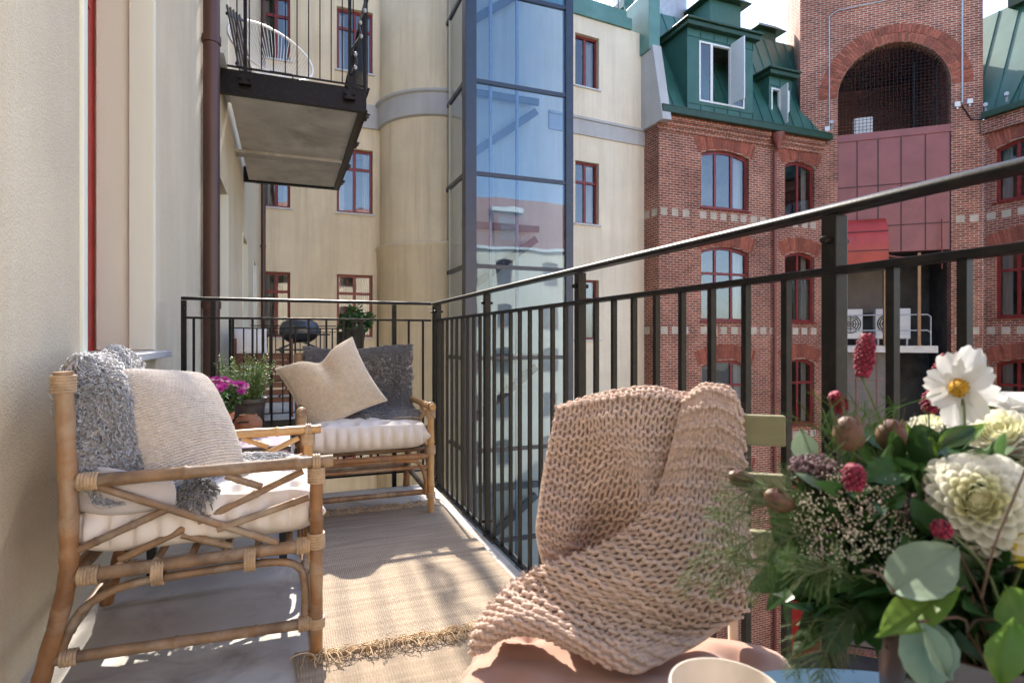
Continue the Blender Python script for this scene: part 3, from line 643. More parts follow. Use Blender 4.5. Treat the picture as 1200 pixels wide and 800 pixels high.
def pillow(w, h, th, p=2.4, q=.45, n=60, pinch=.085, disp=None, dent=0, rd=0):
    u = np.linspace(-1, 1, n); U, Vv = np.meshgrid(u, u)
    U = np.sin(U * PI / 2); Vv = np.sin(Vv * PI / 2)
    X = U * (1 - pinch * (1 - Vv ** 2)) * w / 2; Y = Vv * (1 - pinch * (1 - U ** 2)) * h / 2
    cr = np.clip(U, 0, 1) ** 2 * np.clip(Vv, 0, 1) ** 2; X = X * (1 - rd * cr); Y = Y * (1 - rd * cr)
    Zt = th / 2 * ((1 - np.abs(U) ** p) * (1 - np.abs(Vv) ** p)) ** q
    wr = 1 + .06 * fnoise(U * 3, Vv * 3, 3)
    if dent:
        Y = Y - dent * np.exp(-(U / .33) ** 2) * np.clip(Vv + .25, 0, 1.3) ** 1.5 * h
        Zt = Zt * (1 + .25 * np.exp(-((np.abs(U) - .5) / .3) ** 2) * np.clip(Vv, 0, 1)) * (1 - .4 * np.exp(-(U / .2) ** 2) * np.clip(Vv + .3, 0, 1))
    A = np.stack([X, Y, Zt * wr], 2); B = np.stack([X, Y, -Zt], 2)
    return U, Vv, A, B
def place(S, c, zax, up=(0,0,1), roll=0):
    z = V(zax).normalized(); x = V(up).cross(z).normalized(); y = z.cross(x)
    if roll: x, y = x * math.cos(roll) + y * math.sin(roll), y * math.cos(roll) - x * math.sin(roll)
    Mx = np.array([x, y, z]); return S @ Mx + np.array(c)
def tufts(S, n, L, r, seed=1, curl=1.0, droop=.3):
    g = np.random.default_rng(seed); nr, nc = S.shape[:2]; N = gnorm(S)
    i = g.uniform(0, nr - 1.001, n); j = g.uniform(0, nc - 1.001, n); a = i.astype(int); b = j.astype(int)
    fi = (i - a)[:, None]; fj = (j - b)[:, None]
    P = (S[a, b] * (1 - fi) + S[a + 1, b] * fi) * (1 - fj) + (S[a, b + 1] * (1 - fi) + S[a + 1, b + 1] * fi) * fj
    Nn = N[a, b]; rv = g.normal(size=(n, 3)); T = np.cross(Nn, rv); T /= np.linalg.norm(T, axis=1, keepdims=True) + 1e-9; B = np.cross(Nn, T)
    ln = L * g.uniform(.6, 1.3, (n, 1)); rad = r * g.uniform(.7, 1.3, (n, 1)); vs = []
    path = [P + Nn * ln * 0 - Nn * .002]
    for k in range(1, 6):
        t = k / 5; ang = curl * t * 4.2
        path.append(P + Nn * ln * (.25 + .6 * math.sin(t * 2.2)) * t + T * ln * .55 * math.sin(ang) + B * ln * .45 * (1 - math.cos(ang)) * .6 - np.array([0, 0, droop]) * ln * t * t)
    for k, p in enumerate(path):
        rr = rad * (1, 1.1, 1.05, .95, .8, .35)[k]
        for q in range(3):
            th = 2 * PI * q / 3; vs.append(p + (T * math.cos(th) + Nn * math.sin(th)) * rr)
    Vt = np.stack(vs, 1); m = len(vs)
    f = np.array([[k * 3 + q, k * 3 + (q + 1) % 3, (k + 1) * 3 + (q + 1) % 3, (k + 1) * 3 + q] for k in range(5) for q in range(3)])
    return NM(Vt.reshape(-1, 3), (f[None] + (np.arange(n) * m)[:, None, None]).reshape(-1, 4))
def fuzz(S, n, L, w, seed=1):
    g = np.random.default_rng(seed); nr, nc = S.shape[:2]; N = gnorm(S); a = g.integers(0, nr - 1, n); b = g.integers(0, nc - 1, n)
    P = S[a, b]; sg = np.sign((N[a, b] * g.normal(size=(n, 3))).sum(1, keepdims=True)); d = N[a, b] * g.choice([-1, 1], (n, 1)) * .0 + g.normal(size=(n, 3)); d /= np.linalg.norm(d, axis=1, keepdims=True); s = np.cross(d, g.normal(size=(n, 3))); s /= np.linalg.norm(s, axis=1, keepdims=True) + 1e-9
    l = L * g.uniform(.5, 1.5, (n, 1)); m = P + d * l * .6; e = P + d * l + g.normal(size=(n, 3)) * l * .3
    v = np.stack([P - s * w, P + s * w, m + s * w * .7, m - s * w * .7, e + s * w * .2, e - s * w * .2], 1).reshape(-1, 3)
    f = np.array([[0, 1, 2, 3], [3, 2, 4, 5]])[None] + (np.arange(n) * 6)[:, None, None]
    return NM(v, f.reshape(-1, 4))
M['cane'] = mat('cane', (.36,.175,.065), .42, col2=(.17,.075,.028), scale=11, stain=(.38,.28,.18), sscale=6, bump=.3, bscale=60, dist=.002, spec=.5)
M['canedark'] = mat('weathered_cane', (.32,.19,.095), .5, col2=(.12,.075,.045), scale=13, stain=(.40,.32,.23), sscale=6, bump=.4, bscale=70, dist=.002)
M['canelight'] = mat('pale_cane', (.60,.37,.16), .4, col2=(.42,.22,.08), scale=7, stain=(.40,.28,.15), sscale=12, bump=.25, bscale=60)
M['binding'] = mat('cane_binding', (.42,.29,.17), .5, var=.35, scale=30, bump=.4, bscale=200)
M['cotton'] = mat('offwhite_cotton', (.72,.66,.60), .9, var=.05, scale=12, bump=.25, bscale=500, dist=.001, sheen=.2)
M['knitpink'] = mat('pale_pink_yarn', (.64,.57,.50), .95, var=.12, scale=60, bump=.6, bscale=700, dist=.001, sheen=.3)
M['knitsand'] = mat('sand_yarn', (.68,.59,.47), .95, var=.12, scale=60, bump=.6, bscale=700, dist=.001, sheen=.3)
M['lining'] = mat('linen_lining', (.60,.53,.46), .9, var=.08, scale=20, bump=.2, bscale=600)
M['blanket'] = mat('dusty_pink_yarn', (.58,.425,.345), .95, var=.16, scale=90, bump=.8, bscale=900, dist=.0012, sheen=.3)
M['fur'] = mat('grey_curls', (.36,.36,.37), .8, col2=(.52,.52,.53), scale=7, spec=.3, sheen=.3, island=.22)
M['furdark'] = mat('dark_grey_curls', (.15,.15,.16), .8, col2=(.26,.26,.27), scale=7, spec=.3, sheen=.3, island=.25)
M['hide'] = mat('hide_leather', (.50,.46,.45), .75, var=.1, scale=8)
M['terracloth'] = mat('terracotta_canvas', (.37,.205,.15), .85, var=.06, scale=15, bump=.25, bscale=700, dist=.0008, sheen=.2)
M['olive'] = mat('olive_paint', (.25,.235,.13), .5, var=.12, scale=6, stretch=(1,1,6), bump=.15, bscale=40)
M['creampaint'] = mat('cream_paint', (.60,.56,.47), .45, var=.06, scale=6)
# ================================================================ BAMBOO ARMCHAIRS
def bamboo_chair(label):
    t = thing('bamboo_armchair', label, 'armchair', (0, 0, 0), 'bamboo armchairs')
    hw, fy, by, ah, sh = .31, -.29, .285, .548, .325
    def pole(name, pts, r, m='cane', par=t, n=10):
        pts = [V(p) for p in pts]; Q = crs(np.array(pts), max(2, len(pts) * 6)) if len(pts) > 2 else np.array(pts)
        L = len(Q); rs = [r * (1 + .05 * math.sin(i * 1.7 + r * 900)) for i in range(L)]
        if len(pts) == 2:
            ph = R.random() * 9; nodes = [R.uniform(.2, .45), R.uniform(.6, .85)]; w_ = .006 / (pts[1] - pts[0]).length; ts = sorted([k / 14 for k in range(15)] + [n_ + e for n_ in nodes for e in (-w_, -w_ * .3, w_ * .3, w_)]); Q = np.array([pts[0].lerp(pts[1], x) for x in ts]); Q[1:-1] += np.array([[R.uniform(-1, 1) * .0012 for _ in range(3)] for _ in ts[1:-1]]) * (np.array(ts[1:-1])[:, None] % .0714 < 1e-6); rs = [r * (1 + .04 * math.sin(x * 29 + ph) + (.15 if min(abs(x - n_) for n_ in nodes) < w_ * .5 else 0)) for x in ts]
        b = MB(); b.tube(Q, rs, n); return obj(name, b, M[m], par, 60)
    def bind(c, ax, r, k=5):
        b = MB(); c = V(c); ax = V(ax).normalized(); u = ax.orthogonal().normalized(); w = ax.cross(u)
        for i in range(k):
            o = c + ax * (i - (k - 1) / 2) * .0072
            b.tube([o + (u * math.cos(a) + w * math.sin(a)) * r for a in np.linspace(0, 2 * PI, 17)], .0040, 6, False)
        obj('cane_binding', b, M['binding'], t, 60)
    for s in (-1, 1):
        x = s * hw
        far = s > 0
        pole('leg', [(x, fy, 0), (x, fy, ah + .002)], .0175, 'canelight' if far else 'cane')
        pole('leg', [(x, by + .075, 0), (x, by + .045, .12), (x, by + .006, .29), (x, by, .40), (x, by + .005, .62), (x, by + .012, .82)], .021)
        bind((x, by + .012, .79), (0,0,1), .024, 6)
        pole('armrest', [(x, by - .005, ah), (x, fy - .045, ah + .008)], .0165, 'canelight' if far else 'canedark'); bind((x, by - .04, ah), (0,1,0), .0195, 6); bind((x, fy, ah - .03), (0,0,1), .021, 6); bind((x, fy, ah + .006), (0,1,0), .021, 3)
        pole('side_rail', [(x, by, sh - .01), (x, fy, sh)], .0165, 'canedark'); bind((x, by - .04, sh - .01), (0,1,0), .02, 6); bind((x, fy + .035, sh), (0,1,0), .02, 5); bind((x, fy, sh + .01), (0,0,1), .021, 6)
        pole('stretcher', [(x, by + .03, .12), (x, fy, .105)], .0145, 'canedark'); bind((x, by, .12), (0,1,0), .0175, 5); bind((x, fy + .03, .107), (0,1,0), .0175, 5); bind((x, fy, .105), (0,0,1), .0205, 4)
        x2 = x - s * .004
        pole('bent_hoop', [(x2, fy + .03, .11), (x2, fy + .03, .2), (x2, fy + .045, .262), (x2, fy + .11, .287), (x2, 0, .287), (x2, by - .12, .277), (x2, by - .03, .235), (x2, by + .005, .17), (x2, by + .02, .12)], .0105, 'canedark'); bind((x2, fy + .17, .305), (0,1,0), .030, 4); bind((x2, by - .19, .30), (0,1,0), .030, 4)
        lat = [((by - .06, ah - .015), (fy + .10, sh + .015), 0), ((by - .10, sh + .012), (fy + .035, ah - .02), .02), ((by - .015, sh + .055), (by - .215, ah - .085), .0), ((fy + .25, sh + .07), (fy + .02, ah - .09), .0), ((fy + .23, ah - .012), (fy + .14, ah - .05), 0), ((by - .24, sh + .06), (by - .36, sh + .012), .02)]
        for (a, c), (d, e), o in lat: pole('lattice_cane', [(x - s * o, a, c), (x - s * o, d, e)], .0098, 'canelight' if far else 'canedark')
    for y, z, r, nm in ((fy, sh - .02, .016, 'front_rail'), (fy + .004, .25, .009, 'front_rail'), (by, sh - .01, .016, 'back_rail'), (by + .014, .80, .018, 'back_rail'), (by, .47, .012, 'back_rail'), (fy + .02, .12, .0135, 'stretcher'), (by + .035, .135, .0135, 'stretcher')):
        pole(nm, [(-hw, y, z), (hw, y, z)], r, 'canedark' if nm == 'stretcher' else 'cane')
    for a, b_ in ((-1, 1), (1, -1)): pole('back_lattice', [(a * hw * .92, by, .48), (b_ * hw * .92, by + .01, .79)], .0098)
    pole('front_hoop', [(-hw + .028, fy, .11), (-hw + .03, fy, .2), (-hw + .06, fy, .27), (-hw + .12, fy, .288), (0, fy, .289), (hw - .12, fy, .288), (hw - .06, fy, .27), (hw - .03, fy, .2), (hw - .028, fy, .11)], .0105)
    for k in range(7):
        y = fy + .07 + .08 * k; pole('seat_slat', [(-hw, y, sh + .004), (hw, y, sh + .004)], .010, 'canedark')
    return t
ch = bamboo_chair('bamboo armchair by the left wall, nearest, with a grey sheepskin over its back')
dup(ch, (.38, 3.2, 0), 0, 'bamboo armchair at the far end of the balcony facing the camera')
ch.location = (-.21, 2.03, 0); ch.rotation_euler = (0, 0, PI / 2)
def mattress(w, d, h, tx, ty, seed, edge=.02, n=110, dimp=.55, bk=.10):
    u = np.linspace(-1, 1, n); U, Vv = np.meshgrid(u, u); U = np.sin(U * PI / 2) * .999; Vv = np.sin(Vv * PI / 2) * .999
    env = ((1 - np.abs(U) ** 9) * (1 - np.abs(Vv) ** 9)) ** .5
    dm = np.zeros_like(U)
    for i in range(tx):
        for j in range(ty):
            cx = -1 + (2 * i + 1) / tx; cy = -1 + (2 * j + 1) / ty
            r2 = ((U - cx) * w / 2) ** 2 + ((Vv - cy) * d / 2) ** 2; dm += np.exp(-r2 / (.028 ** 2)) + .25 * np.exp(-r2 / (.006 ** 2))
    q = .12 * (np.abs(np.sin((U + 1) * tx * PI / 2 + PI / 2)) < .12) * 0
    bul = bk * np.abs(np.sin((U + 1) / 2 * tx * PI)) * np.abs(np.sin((Vv + 1) / 2 * ty * PI))
    wob = .05 * fnoise(U * 4 + seed, Vv * 4, seed) + .025 * fnoise(U * 16, Vv * 16, seed + 1)
    top = h * env * (.74 + bul - dimp * dm * .55 + wob)
    Mh = np.maximum(np.abs(U), np.abs(Vv)); al = np.where(np.abs(U) > np.abs(Vv), Vv, U); sm = np.clip((Mh - .90) / .09, 0, 1) ** 1.5
    rip = 1 + .06 * sm * (np.abs(np.sin(al * PI * 5.5)) ** .6 - .6 + .2 * fnoise(U * 9, Vv * 9, seed + 3)); top = top + h * .09 * np.exp(-((Mh - .93) / .035) ** 2)
    X = U * w / 2 * rip; Y = Vv * d / 2 * rip
    top[0] = top[-1] = 0; top[:, 0] = top[:, -1] = 0; env[0] = env[-1] = 0; env[:, 0] = env[:, -1] = 0
    A = np.stack([X, Y, h * .42 + top * .58], 2); B = np.stack([X, Y, h * .42 - h * .42 * env * (1 + .4 * wob)], 2)
    # side piping folds
    Mh = np.maximum(np.abs(U), np.abs(Vv))
    nr = n; m = NM(np.vstack([A.reshape(-1, 3), B.reshape(-1, 3)]), np.vstack([gquads(nr, nr), gquads(nr, nr)[:, ::-1] + nr * nr]))
    return m, A
def rotz(v, a): c, s = math.cos(a), math.sin(a); return np.stack([v[:, 0] * c - v[:, 1] * s, v[:, 0] * s + v[:, 1] * c, v[:, 2]], 1)
for (cx, cy, rz, sd, lb) in ((-.205, 2.03, PI / 2, 3, 'off white tufted seat cushion on the near armchair'), (.38, 3.18, 0, 8, 'off white tufted seat cushion on the far armchair')):
    c = thing('seat_cushion', lb, 'cushion', (cx, cy, .34), 'tufted seat cushions')
    k = 5; m, A = mattress(.59, .60, .168, 4, 4, sd, dimp=.75, bk=.16); m.v = rotz(m.v, rz) + np.array((cx, cy, .34)); obj('cover', m, M['cotton'], c, 180)
# ================================================================ PILLOWS
def knit_pillow(name, label, w, h, th, c, zax, roll, sx, sy, my, dent=0, n=320, amp=.0048, rd=0, pinch=.085):
    U, Vv, A, B = pillow(w, h, th, n=n, dent=dent, rd=rd, pinch=pinch)
    A = A + gnorm(A) * (-(amp * knit((U + 1) / 2 * sx, (Vv + 1) / 2 * sy)) * -1)[..., None] * np.clip(1.02 - np.maximum(np.abs(U), np.abs(Vv)) ** 20, 0, 1)[..., None]
    t = thing(name, label, 'pillow', c, 'knitted pillows')
    obj('knitted_front', gmesh(place(A, c, zax, (0,0,1), roll)), M[my], t, 180)
    t['label'] = label; fz = fuzz(place(A, c, zax, (0,0,1), roll), 9000, .004, .0003, 3); obj('yarn_fuzz', fz, M[my], t)
    U, Vv, A, B = pillow(w, h, th, n=70, dent=dent, rd=rd, pinch=pinch)
    b = gmesh(place(B, c, zax, (0,0,1), roll)); b.f = b.f[:, ::-1]; obj('linen_back', b, M['lining'], t, 180)
    E = np.concatenate([A[0], A[1:, -1], A[-1, ::-1][1:], A[::-1, 0][1:]]); E = place(E, c, zax, (0,0,1), roll)
    q = MB(); q.tube(E, .0055, 6, False); obj('piping', q, M[my], t, 180)
knit_pillow('knitted_pillow', 'pale pink knitted pillow propped on the near armchair', .38, .385, .22, (-.305, 1.995, .632), (.80, -.46, .50), math.radians(-5), 30, 46, 'knitpink', rd=.06, pinch=.07)
knit_pillow('knitted_pillow', 'sand coloured knitted pillow with dented top on the far armchair', .42, .40, .17, (.225, 3.16, .66), (-.05, -.93, .42), math.radians(25), 32, 48, 'knitsand', dent=.085)
# ================================================================ SHEEPSKINS
def skin(label, C, n, mt, extra=None):
    S = net(np.array(C, float), 50, 40); x, y = np.meshgrid(np.linspace(0, 6, 40), np.linspace(0, 9, 50)); S = S + gnorm(S) * (.008 * fnoise(x, y, 9))[..., None]
    if np.mean(gnorm(S)[-12:, :, 2]) < 0: S = S[:, ::-1]
    lo = S.reshape(-1, 3).min(0)
    t = thing('sheepskin_throw', label, 'sheepskin', (S[..., 0].mean(), S[..., 1].mean(), lo[2]), 'grey sheepskins')
    obj('hide', shell(S, gnorm(S), .006), M['hide'], t, 180)
    m = tufts(S, n, .019, .0026, 4, 1.3)
    if extra: m = m + extra
    obj('curly_wool', m, M[mt], t, 180)
    return t
rowsA = [(-.535, .72), (-.535, .80), (-.498, .858), (-.45, .80), (-.425, .66), (-.385, .53), (-.28, .485), (-.12, .485), (.0, .475)]
C = []
for k, (x, z) in enumerate(rowsA):
    ys = (1.80, 1.90, 2.02, 2.15, 2.30) if k < 3 else (1.755, 1.87, 2.0, 2.14, 2.30) if k < 5 else ((1.73, 1.86, 2.0, 2.14, 2.28) if k < 7 else (1.98, 2.06, 2.13, 2.2, 2.26))
    C.append([(x + (((-.075, .035, .01, 0, 0)[j] if k < 6 else (-.11, -.03, 0, 0, 0)[j]) if 2 < k < 7 else 0), y + ((0, -.035, -.02, 0, 0)[j] if 2 < k < 6 else 0), z + (.012 * math.sin(j * 2.1 + k)) - (.02 if j == 0 and k < 4 else 0)) for j, y in enumerate(ys)])
u, v = np.meshgrid(np.linspace(0, 2 * PI, 24), np.linspace(.05, PI - .05, 14)); cb = np.array((-.222, 1.775, .468))
Sb = np.stack([cb[0] + .040 * np.sin(v) * np.cos(u), cb[1] + .030 * np.sin(v) * np.sin(u), cb[2] + .048 * np.cos(v)], 2)[:, ::-1]
sk = skin('grey curly sheepskin draped over the back and seat of the near armchair', C, 14000, 'fur')
g2 = tufts(Sb, 1500, .022, .0024, 8, .35, .5); obj('wool_tip', g2, M['furdark'], sk, 180)
fl = np.array([[(-.50, 1.80, .56), (-.44, 1.755, .575), (-.36, 1.75, .555), (-.28, 1.76, .53)], [(-.51, 1.765, .52), (-.45, 1.738, .525), (-.37, 1.735, .515), (-.27, 1.75, .50)], [(-.49, 1.755, .475), (-.43, 1.735, .465), (-.36, 1.735, .46), (-.27, 1.75, .462)], [(-.46, 1.80, .455), (-.42, 1.79, .45), (-.36, 1.79, .45), (-.28, 1.80, .455)]])
S = net(fl, 24, 30); obj('hide_flap', shell(S, gnorm(S), .004), M['hide'], sk, 180)
C = []
for k, (y, z) in enumerate([(3.525, .64), (3.535, .76), (3.50, .838), (3.45, .79), (3.425, .66), (3.385, .54), (3.28, .492), (3.12, .494), (3.02, .485)]):
    xs = (.10, .24, .40, .55, .70) if k < 5 else (.14, .28, .42, .56, .68)
    C.append([(x + (.015 if j == 4 and k == 2 else 0), y - (.02 * (j % 2) if 2 < k < 6 else 0) + (.10 * abs(j - 3.2) / 3.2 if k > 6 else 0), z + .010 * math.sin(j * 1.9 + k) + (.02 if j == 4 and k in (2, 3) else 0)) for j, x in enumerate(xs)])
skin('dark grey curly sheepskin draped over the back of the far armchair', C, 13000, 'furdark')
# ================================================================ RUGS
def rugmat(name, c1, c2, fx, fy):
    m, t, b = nt(name); L = t.links.new; tc = nd(t, 'ShaderNodeTexCoord'); o = tc.outputs['Object']
    n0 = nd(t, 'ShaderNodeTexNoise', Scale=25, Detail=3); L(o, n0.inputs['Vector'])
    dv = nd(t, 'ShaderNodeVectorMath', _operation='SCALE'); dv.inputs['Scale'].default_value = .006; L(n0.outputs['Color'], dv.inputs[0])
    ad = nd(t, 'ShaderNodeVectorMath', _operation='ADD'); L(o, ad.inputs[0]); L(dv.outputs[0], ad.inputs[1])
    w1 = nd(t, 'ShaderNodeTexWave', Scale=fx, _bands_direction='X'); w2 = nd(t, 'ShaderNodeTexWave', Scale=fy, _bands_direction='Y')
    L(ad.outputs[0], w1.inputs['Vector']); L(ad.outputs[0], w2.inputs['Vector'])
    mm = nd(t, 'ShaderNodeMath', _operation='MULTIPLY'); L(w1.outputs['Fac'], mm.inputs[0]); L(w2.outputs['Fac'], mm.inputs[1])
    nz = nd(t, 'ShaderNodeTexNoise', Scale=320, Detail=3); mp = nd(t, 'ShaderNodeMapping'); mp.inputs['Scale'].default_value = (.4, 1.4, 1); L(o, mp.inputs[0]); L(mp.outputs[0], nz.inputs['Vector'])
    m2 = nd(t, 'ShaderNodeMath', _operation='MULTIPLY_ADD'); L(nz.outputs[0], m2.inputs[0]); m2.inputs[1].default_value = .9; L(mm.outputs[0], m2.inputs[2])
    rp = nd(t, 'ShaderNodeMapRange'); rp.inputs[1].default_value = .3; rp.inputs[2].default_value = 1.2; L(m2.outputs[0], rp.inputs[0])
    n1 = nd(t, 'ShaderNodeTexNoise', Scale=6, Detail=5); mp2 = nd(t, 'ShaderNodeMapping'); mp2.inputs['Scale'].default_value = (.5, 6, 1); L(o, mp2.inputs[0]); L(mp2.outputs[0], n1.inputs['Vector'])
    c = mixrgb(t, rp.outputs[0], rgb(c2), rgb(c1)); c = mixrgb(t, .45, c, n1.outputs[0], 'OVERLAY'); L(c, b.inputs['Base Color']); b.inputs['Roughness'].default_value = .95; b.inputs['Specular IOR Level'].default_value = .1
    bp = nd(t, 'ShaderNodeBump', Strength=.9, Distance=.004); L(m2.outputs[0], bp.inputs['Height']); L(bp.outputs[0], b.inputs['Normal'])
    return m
M['jute'] = rugmat('jute_weave', (.60,.50,.385), (.32,.245,.18), 46, 40)
M['jutefine'] = rugmat('flat_weave', (.52,.42,.32), (.32,.24,.17), 40, 75)
M['fringe'] = mat('fringe_yarn', (.58,.42,.25), .9, var=.25, scale=20, island=.25)
def rug(label, x0, x1, y0, y1, z, m, ends, seed):
    g = np.random.default_rng(seed); nx, ny = 60, 110
    x, y = np.meshgrid(np.linspace(x0, x1, nx), np.linspace(y0, y1, ny))
    ex = .006 * fnoise(y * 9, y * 0, seed); zz = z + .011 + .0025 * fnoise(x * 9, y * 9, seed + 2)
    S = np.stack([x + ex * (np.abs(x - (x0 + x1) / 2) / (x1 - x0) * 2), y + .008 * fnoise(x * 9, x * 0, seed + 4), zz], 2)
    t = thing('woven_rug', label, 'rug', ((x0 + x1) / 2, (y0 + y1) / 2, z), 'woven jute rugs')
    obj('pile', shell(S, gnorm(S) * np.sign(gnorm(S)[..., 2:3]), .010), M[m], t, 60)
    for ye, s in ends:
        q = MB()
        for k in range(int((x1 - x0) / .0042)):
            a = x0 + .0042 * k + g.uniform(-.003, .003); L = g.uniform(.05, .09); P = [V((a, ye - s * .004, z + .012))]; d = V((g.normal(0, .5), s, 0)).normalized()
            for i in range(5):
                d = (d + V((g.normal(0, .55), g.normal(0, .25), 0))).normalized(); P.append(P[-1] + d * L / 5 + V((0, 0, (.008, .006, .002, -.008, -.005)[i] * g.uniform(.2, 2.0))))
            for p in P: p.z = max(p.z, z + .002)
            q.tube(P, .0014, 4)
        obj('fringe', q, M['fringe'], t, 180)
rug('thick jute rug with knotted fringes lying in front of the armchairs', .07, .785, 1.70, 3.02, .008, 'jute', ((1.70, -1), (3.02, 1)), 3)
rug('flat woven rug partly under the fringe of the jute rug', .03, .70, .75, 1.76, 0, 'jutefine', (), 5)
# ================================================================ PLANT TABLE
pt = thing('side_table', 'small dark side table with a lilac cloth in the corner', 'side table', (-.25, 2.78, 0))
q = MB(); q.box(-.5, .02, 2.5, 3.02, .445, .47); obj('table_top', q, M['black'], pt, bev=.004)
for x in (-.47, -.01):
    for y in (2.53, 2.99): q = MB(); q.bar((x, y, 0), (x, y, .444), .03, .03); obj('leg', q, M['black'], pt)
M['lilac'] = mat('lilac_cloth', (.36,.29,.34), .9, var=.08, scale=10, bump=.2, bscale=500)
x, y = np.meshgrid(np.linspace(-.53, .05, 60), np.linspace(2.46, 3.0, 60)); d = np.maximum(np.maximum(x - .015, 0), np.maximum(2.505 - y, 0))
S = np.stack([np.minimum(x, .023 + .012 * np.sin(y * 50)), np.maximum(y, 2.495 + .010 * np.sin(x * 46)), .4735 - d * 3.6], 2)
tag(obj('table_cloth', shell(S, gnorm(S) * np.sign(gnorm(S)[..., 2:3].mean()), .002), M['lilac'], None, 180), 'lilac cloth spread over the small plant table', 'tablecloth')
M['clay'] = mat('terracotta', (.44,.15,.06), .8, var=.2, scale=9, bump=.2, bscale=80)
M['clayold'] = mat('weathered_terracotta', (.30,.13,.06), .75, col2=(.17,.08,.045), scale=14, bump=.3, bscale=60)
M['claydark'] = mat('dark_glazed_clay', (.045,.038,.03), .5, var=.5, scale=9, stain=(.11,.08,.055), sscale=7, bump=.2, bscale=40)
M['slot_shade'] = mat('slot_shade', (.03,.02,.014), .95, bump=.8, bscale=60, dist=.01)
def leafmat(name, c1, c2, tr=.35, rough=.45, sc=30, island=.25): return mat(name, c1, rough, col2=c2, scale=sc, transl=tr, island=island, spec=.4)
M['needle'] = leafmat('rosemary_needles', (.08,.16,.035), (.16,.27,.07))
M['green'] = leafmat('green_leaf', (.025,.075,.018), (.05,.13,.03))
M['magenta'] = leafmat('magenta_petal', (.34,.02,.20), (.48,.05,.32), .25, .6)
M['stem'] = mat('plant_stem', (.08,.10,.035), .6, var=.3, scale=30)
def blade(mb, p, d, n, L, w, bend=.0, seg=4, prof=None, fold=.15):
    """a leaf: two strips either side of a midrib"""
    p, d, n = V(p), V(d).normalized(), V(n); s = d.cross(n).normalized(); n = s.cross(d).normalized(); vs = []
    for i in range(seg + 1):
        t = i / seg; k = prof(t) if prof else math.sin(PI * min(.999, t * .92 + .04)) ** .8
        c = p + d * (L * t) - n * (bend * L * t * t)
        vs += [c - s * (w / 2 * k) + n * fold * w * k, c, c + s * (w / 2 * k) + n * fold * w * k]
    mb.add(vs, [f for i in range(seg) for f in ((3*i, 3*i+1, 3*i+4, 3*i+3), (3*i+1, 3*i+2, 3*i+5, 3*i+4))])
def rdir(g, up=0.0): v = V(g.normal(size=3)); v.z += up; return v.normalized()
pc = W(256, 500, 2.46); pc.z = .475
t = thing('flower_pot', 'terracotta pot of magenta chrysanthemums beside the rosemary', 'potted flower', pc, 'pots on the side table')
q = MB(); q.lathe([(.0, 0), (.042, 0), (.055, .085), (.06, .085), (.062, .11), (.054, .11), (.05, .095), (0, .095)], pc, 28); obj('pot', q, M['clay'], t, 40)
g = np.random.default_rng(11); q = MB(); l = MB(); h = MB()
for k in range(34):
    a = g.uniform(0, 2 * PI); r = .115 * math.sqrt(g.uniform()); top = pc + V((r * math.cos(a) * 1.15, r * math.sin(a), .245 - r * r * 3 + g.uniform(-.012, .012)))
    mid = pc + V((r * .5 * math.cos(a), r * .5 * math.sin(a), .15)); q.tube([pc + V((0, 0, .09)), mid, top], .0018, 5)
    for i in range(9):
        p = (pc + V((0, 0, .10))).lerp(top, g.uniform(.1, .85)); p += rdir(g) * .01; blade(l, p, rdir(g, .3), rdir(g, 1.5), g.uniform(.025, .045), .016, .3)
    ax = (V((math.cos(a) * r * 6, math.sin(a) * r * 6, 1)) + V((.0, -.5, 0))).normalized(); u_ = ax.orthogonal().normalized(); w_ = ax.cross(u_)
    for ring, (n, L, tl) in enumerate(((15, .023, .15), (11, .016, .5), (7, .010, 1.1))):
        for i in range(n):
            b = 2 * PI * (i + .4 * ring) / n; dd = (u_ * math.cos(b) + w_ * math.sin(b) + ax * tl).normalized(); blade(h, top + ax * .002 * ring, dd, ax, L, .0055, -.1, 3)
obj('stalk', q, M['stem'], t); obj('foliage', l, M['green'], t); obj('blossom', h, M['magenta'], t)
pc = W(288, 502, 2.78); pc.z = .475
t = thing('flower_pot', 'dark clay pot of rosemary on the small plant table', 'potted herb', pc, 'pots on the side table')
q = MB(); q.lathe([(0, 0), (.06, 0), (.078, .04), (.086, .10), (.088, .118), (.094, .125), (.094, .142), (.082, .142), (.078, .12), (0, .12)], pc, 32, wob=.004); obj('pot', q, M['claydark'], t, 40)
q = MB(); l = MB()
for k in range(58):
    a = g.uniform(0, 2 * PI); r = .06 * math.sqrt(g.uniform()); sp = g.uniform(.2, 1.6); H = g.uniform(.13, .255); P = [pc + V((r * math.cos(a), r * math.sin(a), .12))]; d = V((math.cos(a) * .32 * sp, math.sin(a) * .32 * sp, 1)).normalized()
    for i in range(6): d = (d + V(g.normal(size=3)) * .09).normalized(); P.append(P[-1] + d * H / 6)
    q.tube(P, .0014, 4)
    for i in range(46):
        f = i / 46 * 5.99; j = int(f); p = P[j].lerp(P[j + 1], f - j); dd = (P[j + 1] - P[j]).normalized(); o = dd.orthogonal().normalized(); o.rotate(Matrix.Rotation(i * 2.4, 3, dd)); blade(l, p, (o + dd * .8), dd, g.uniform(.018, .030) * (1.1 - .4 * i / 46), .0042, .1, 2)
obj('stalk', q, M['stem'], t); obj('foliage', l, M['needle'], t)
pc = W(291, 505, 2.56); pc.z = .475
t = thing('candle_pot', 'round weathered terracotta pot with a slot, on a dark saucer', 'pot', pc, 'pots on the side table')
q = MB(); q.lathe([(0, 0), (.055, 0), (.066, .008), (.068, .012), (.05, .010), (0, .010)], pc, 28); obj('saucer', q, M['black'], t, 40)
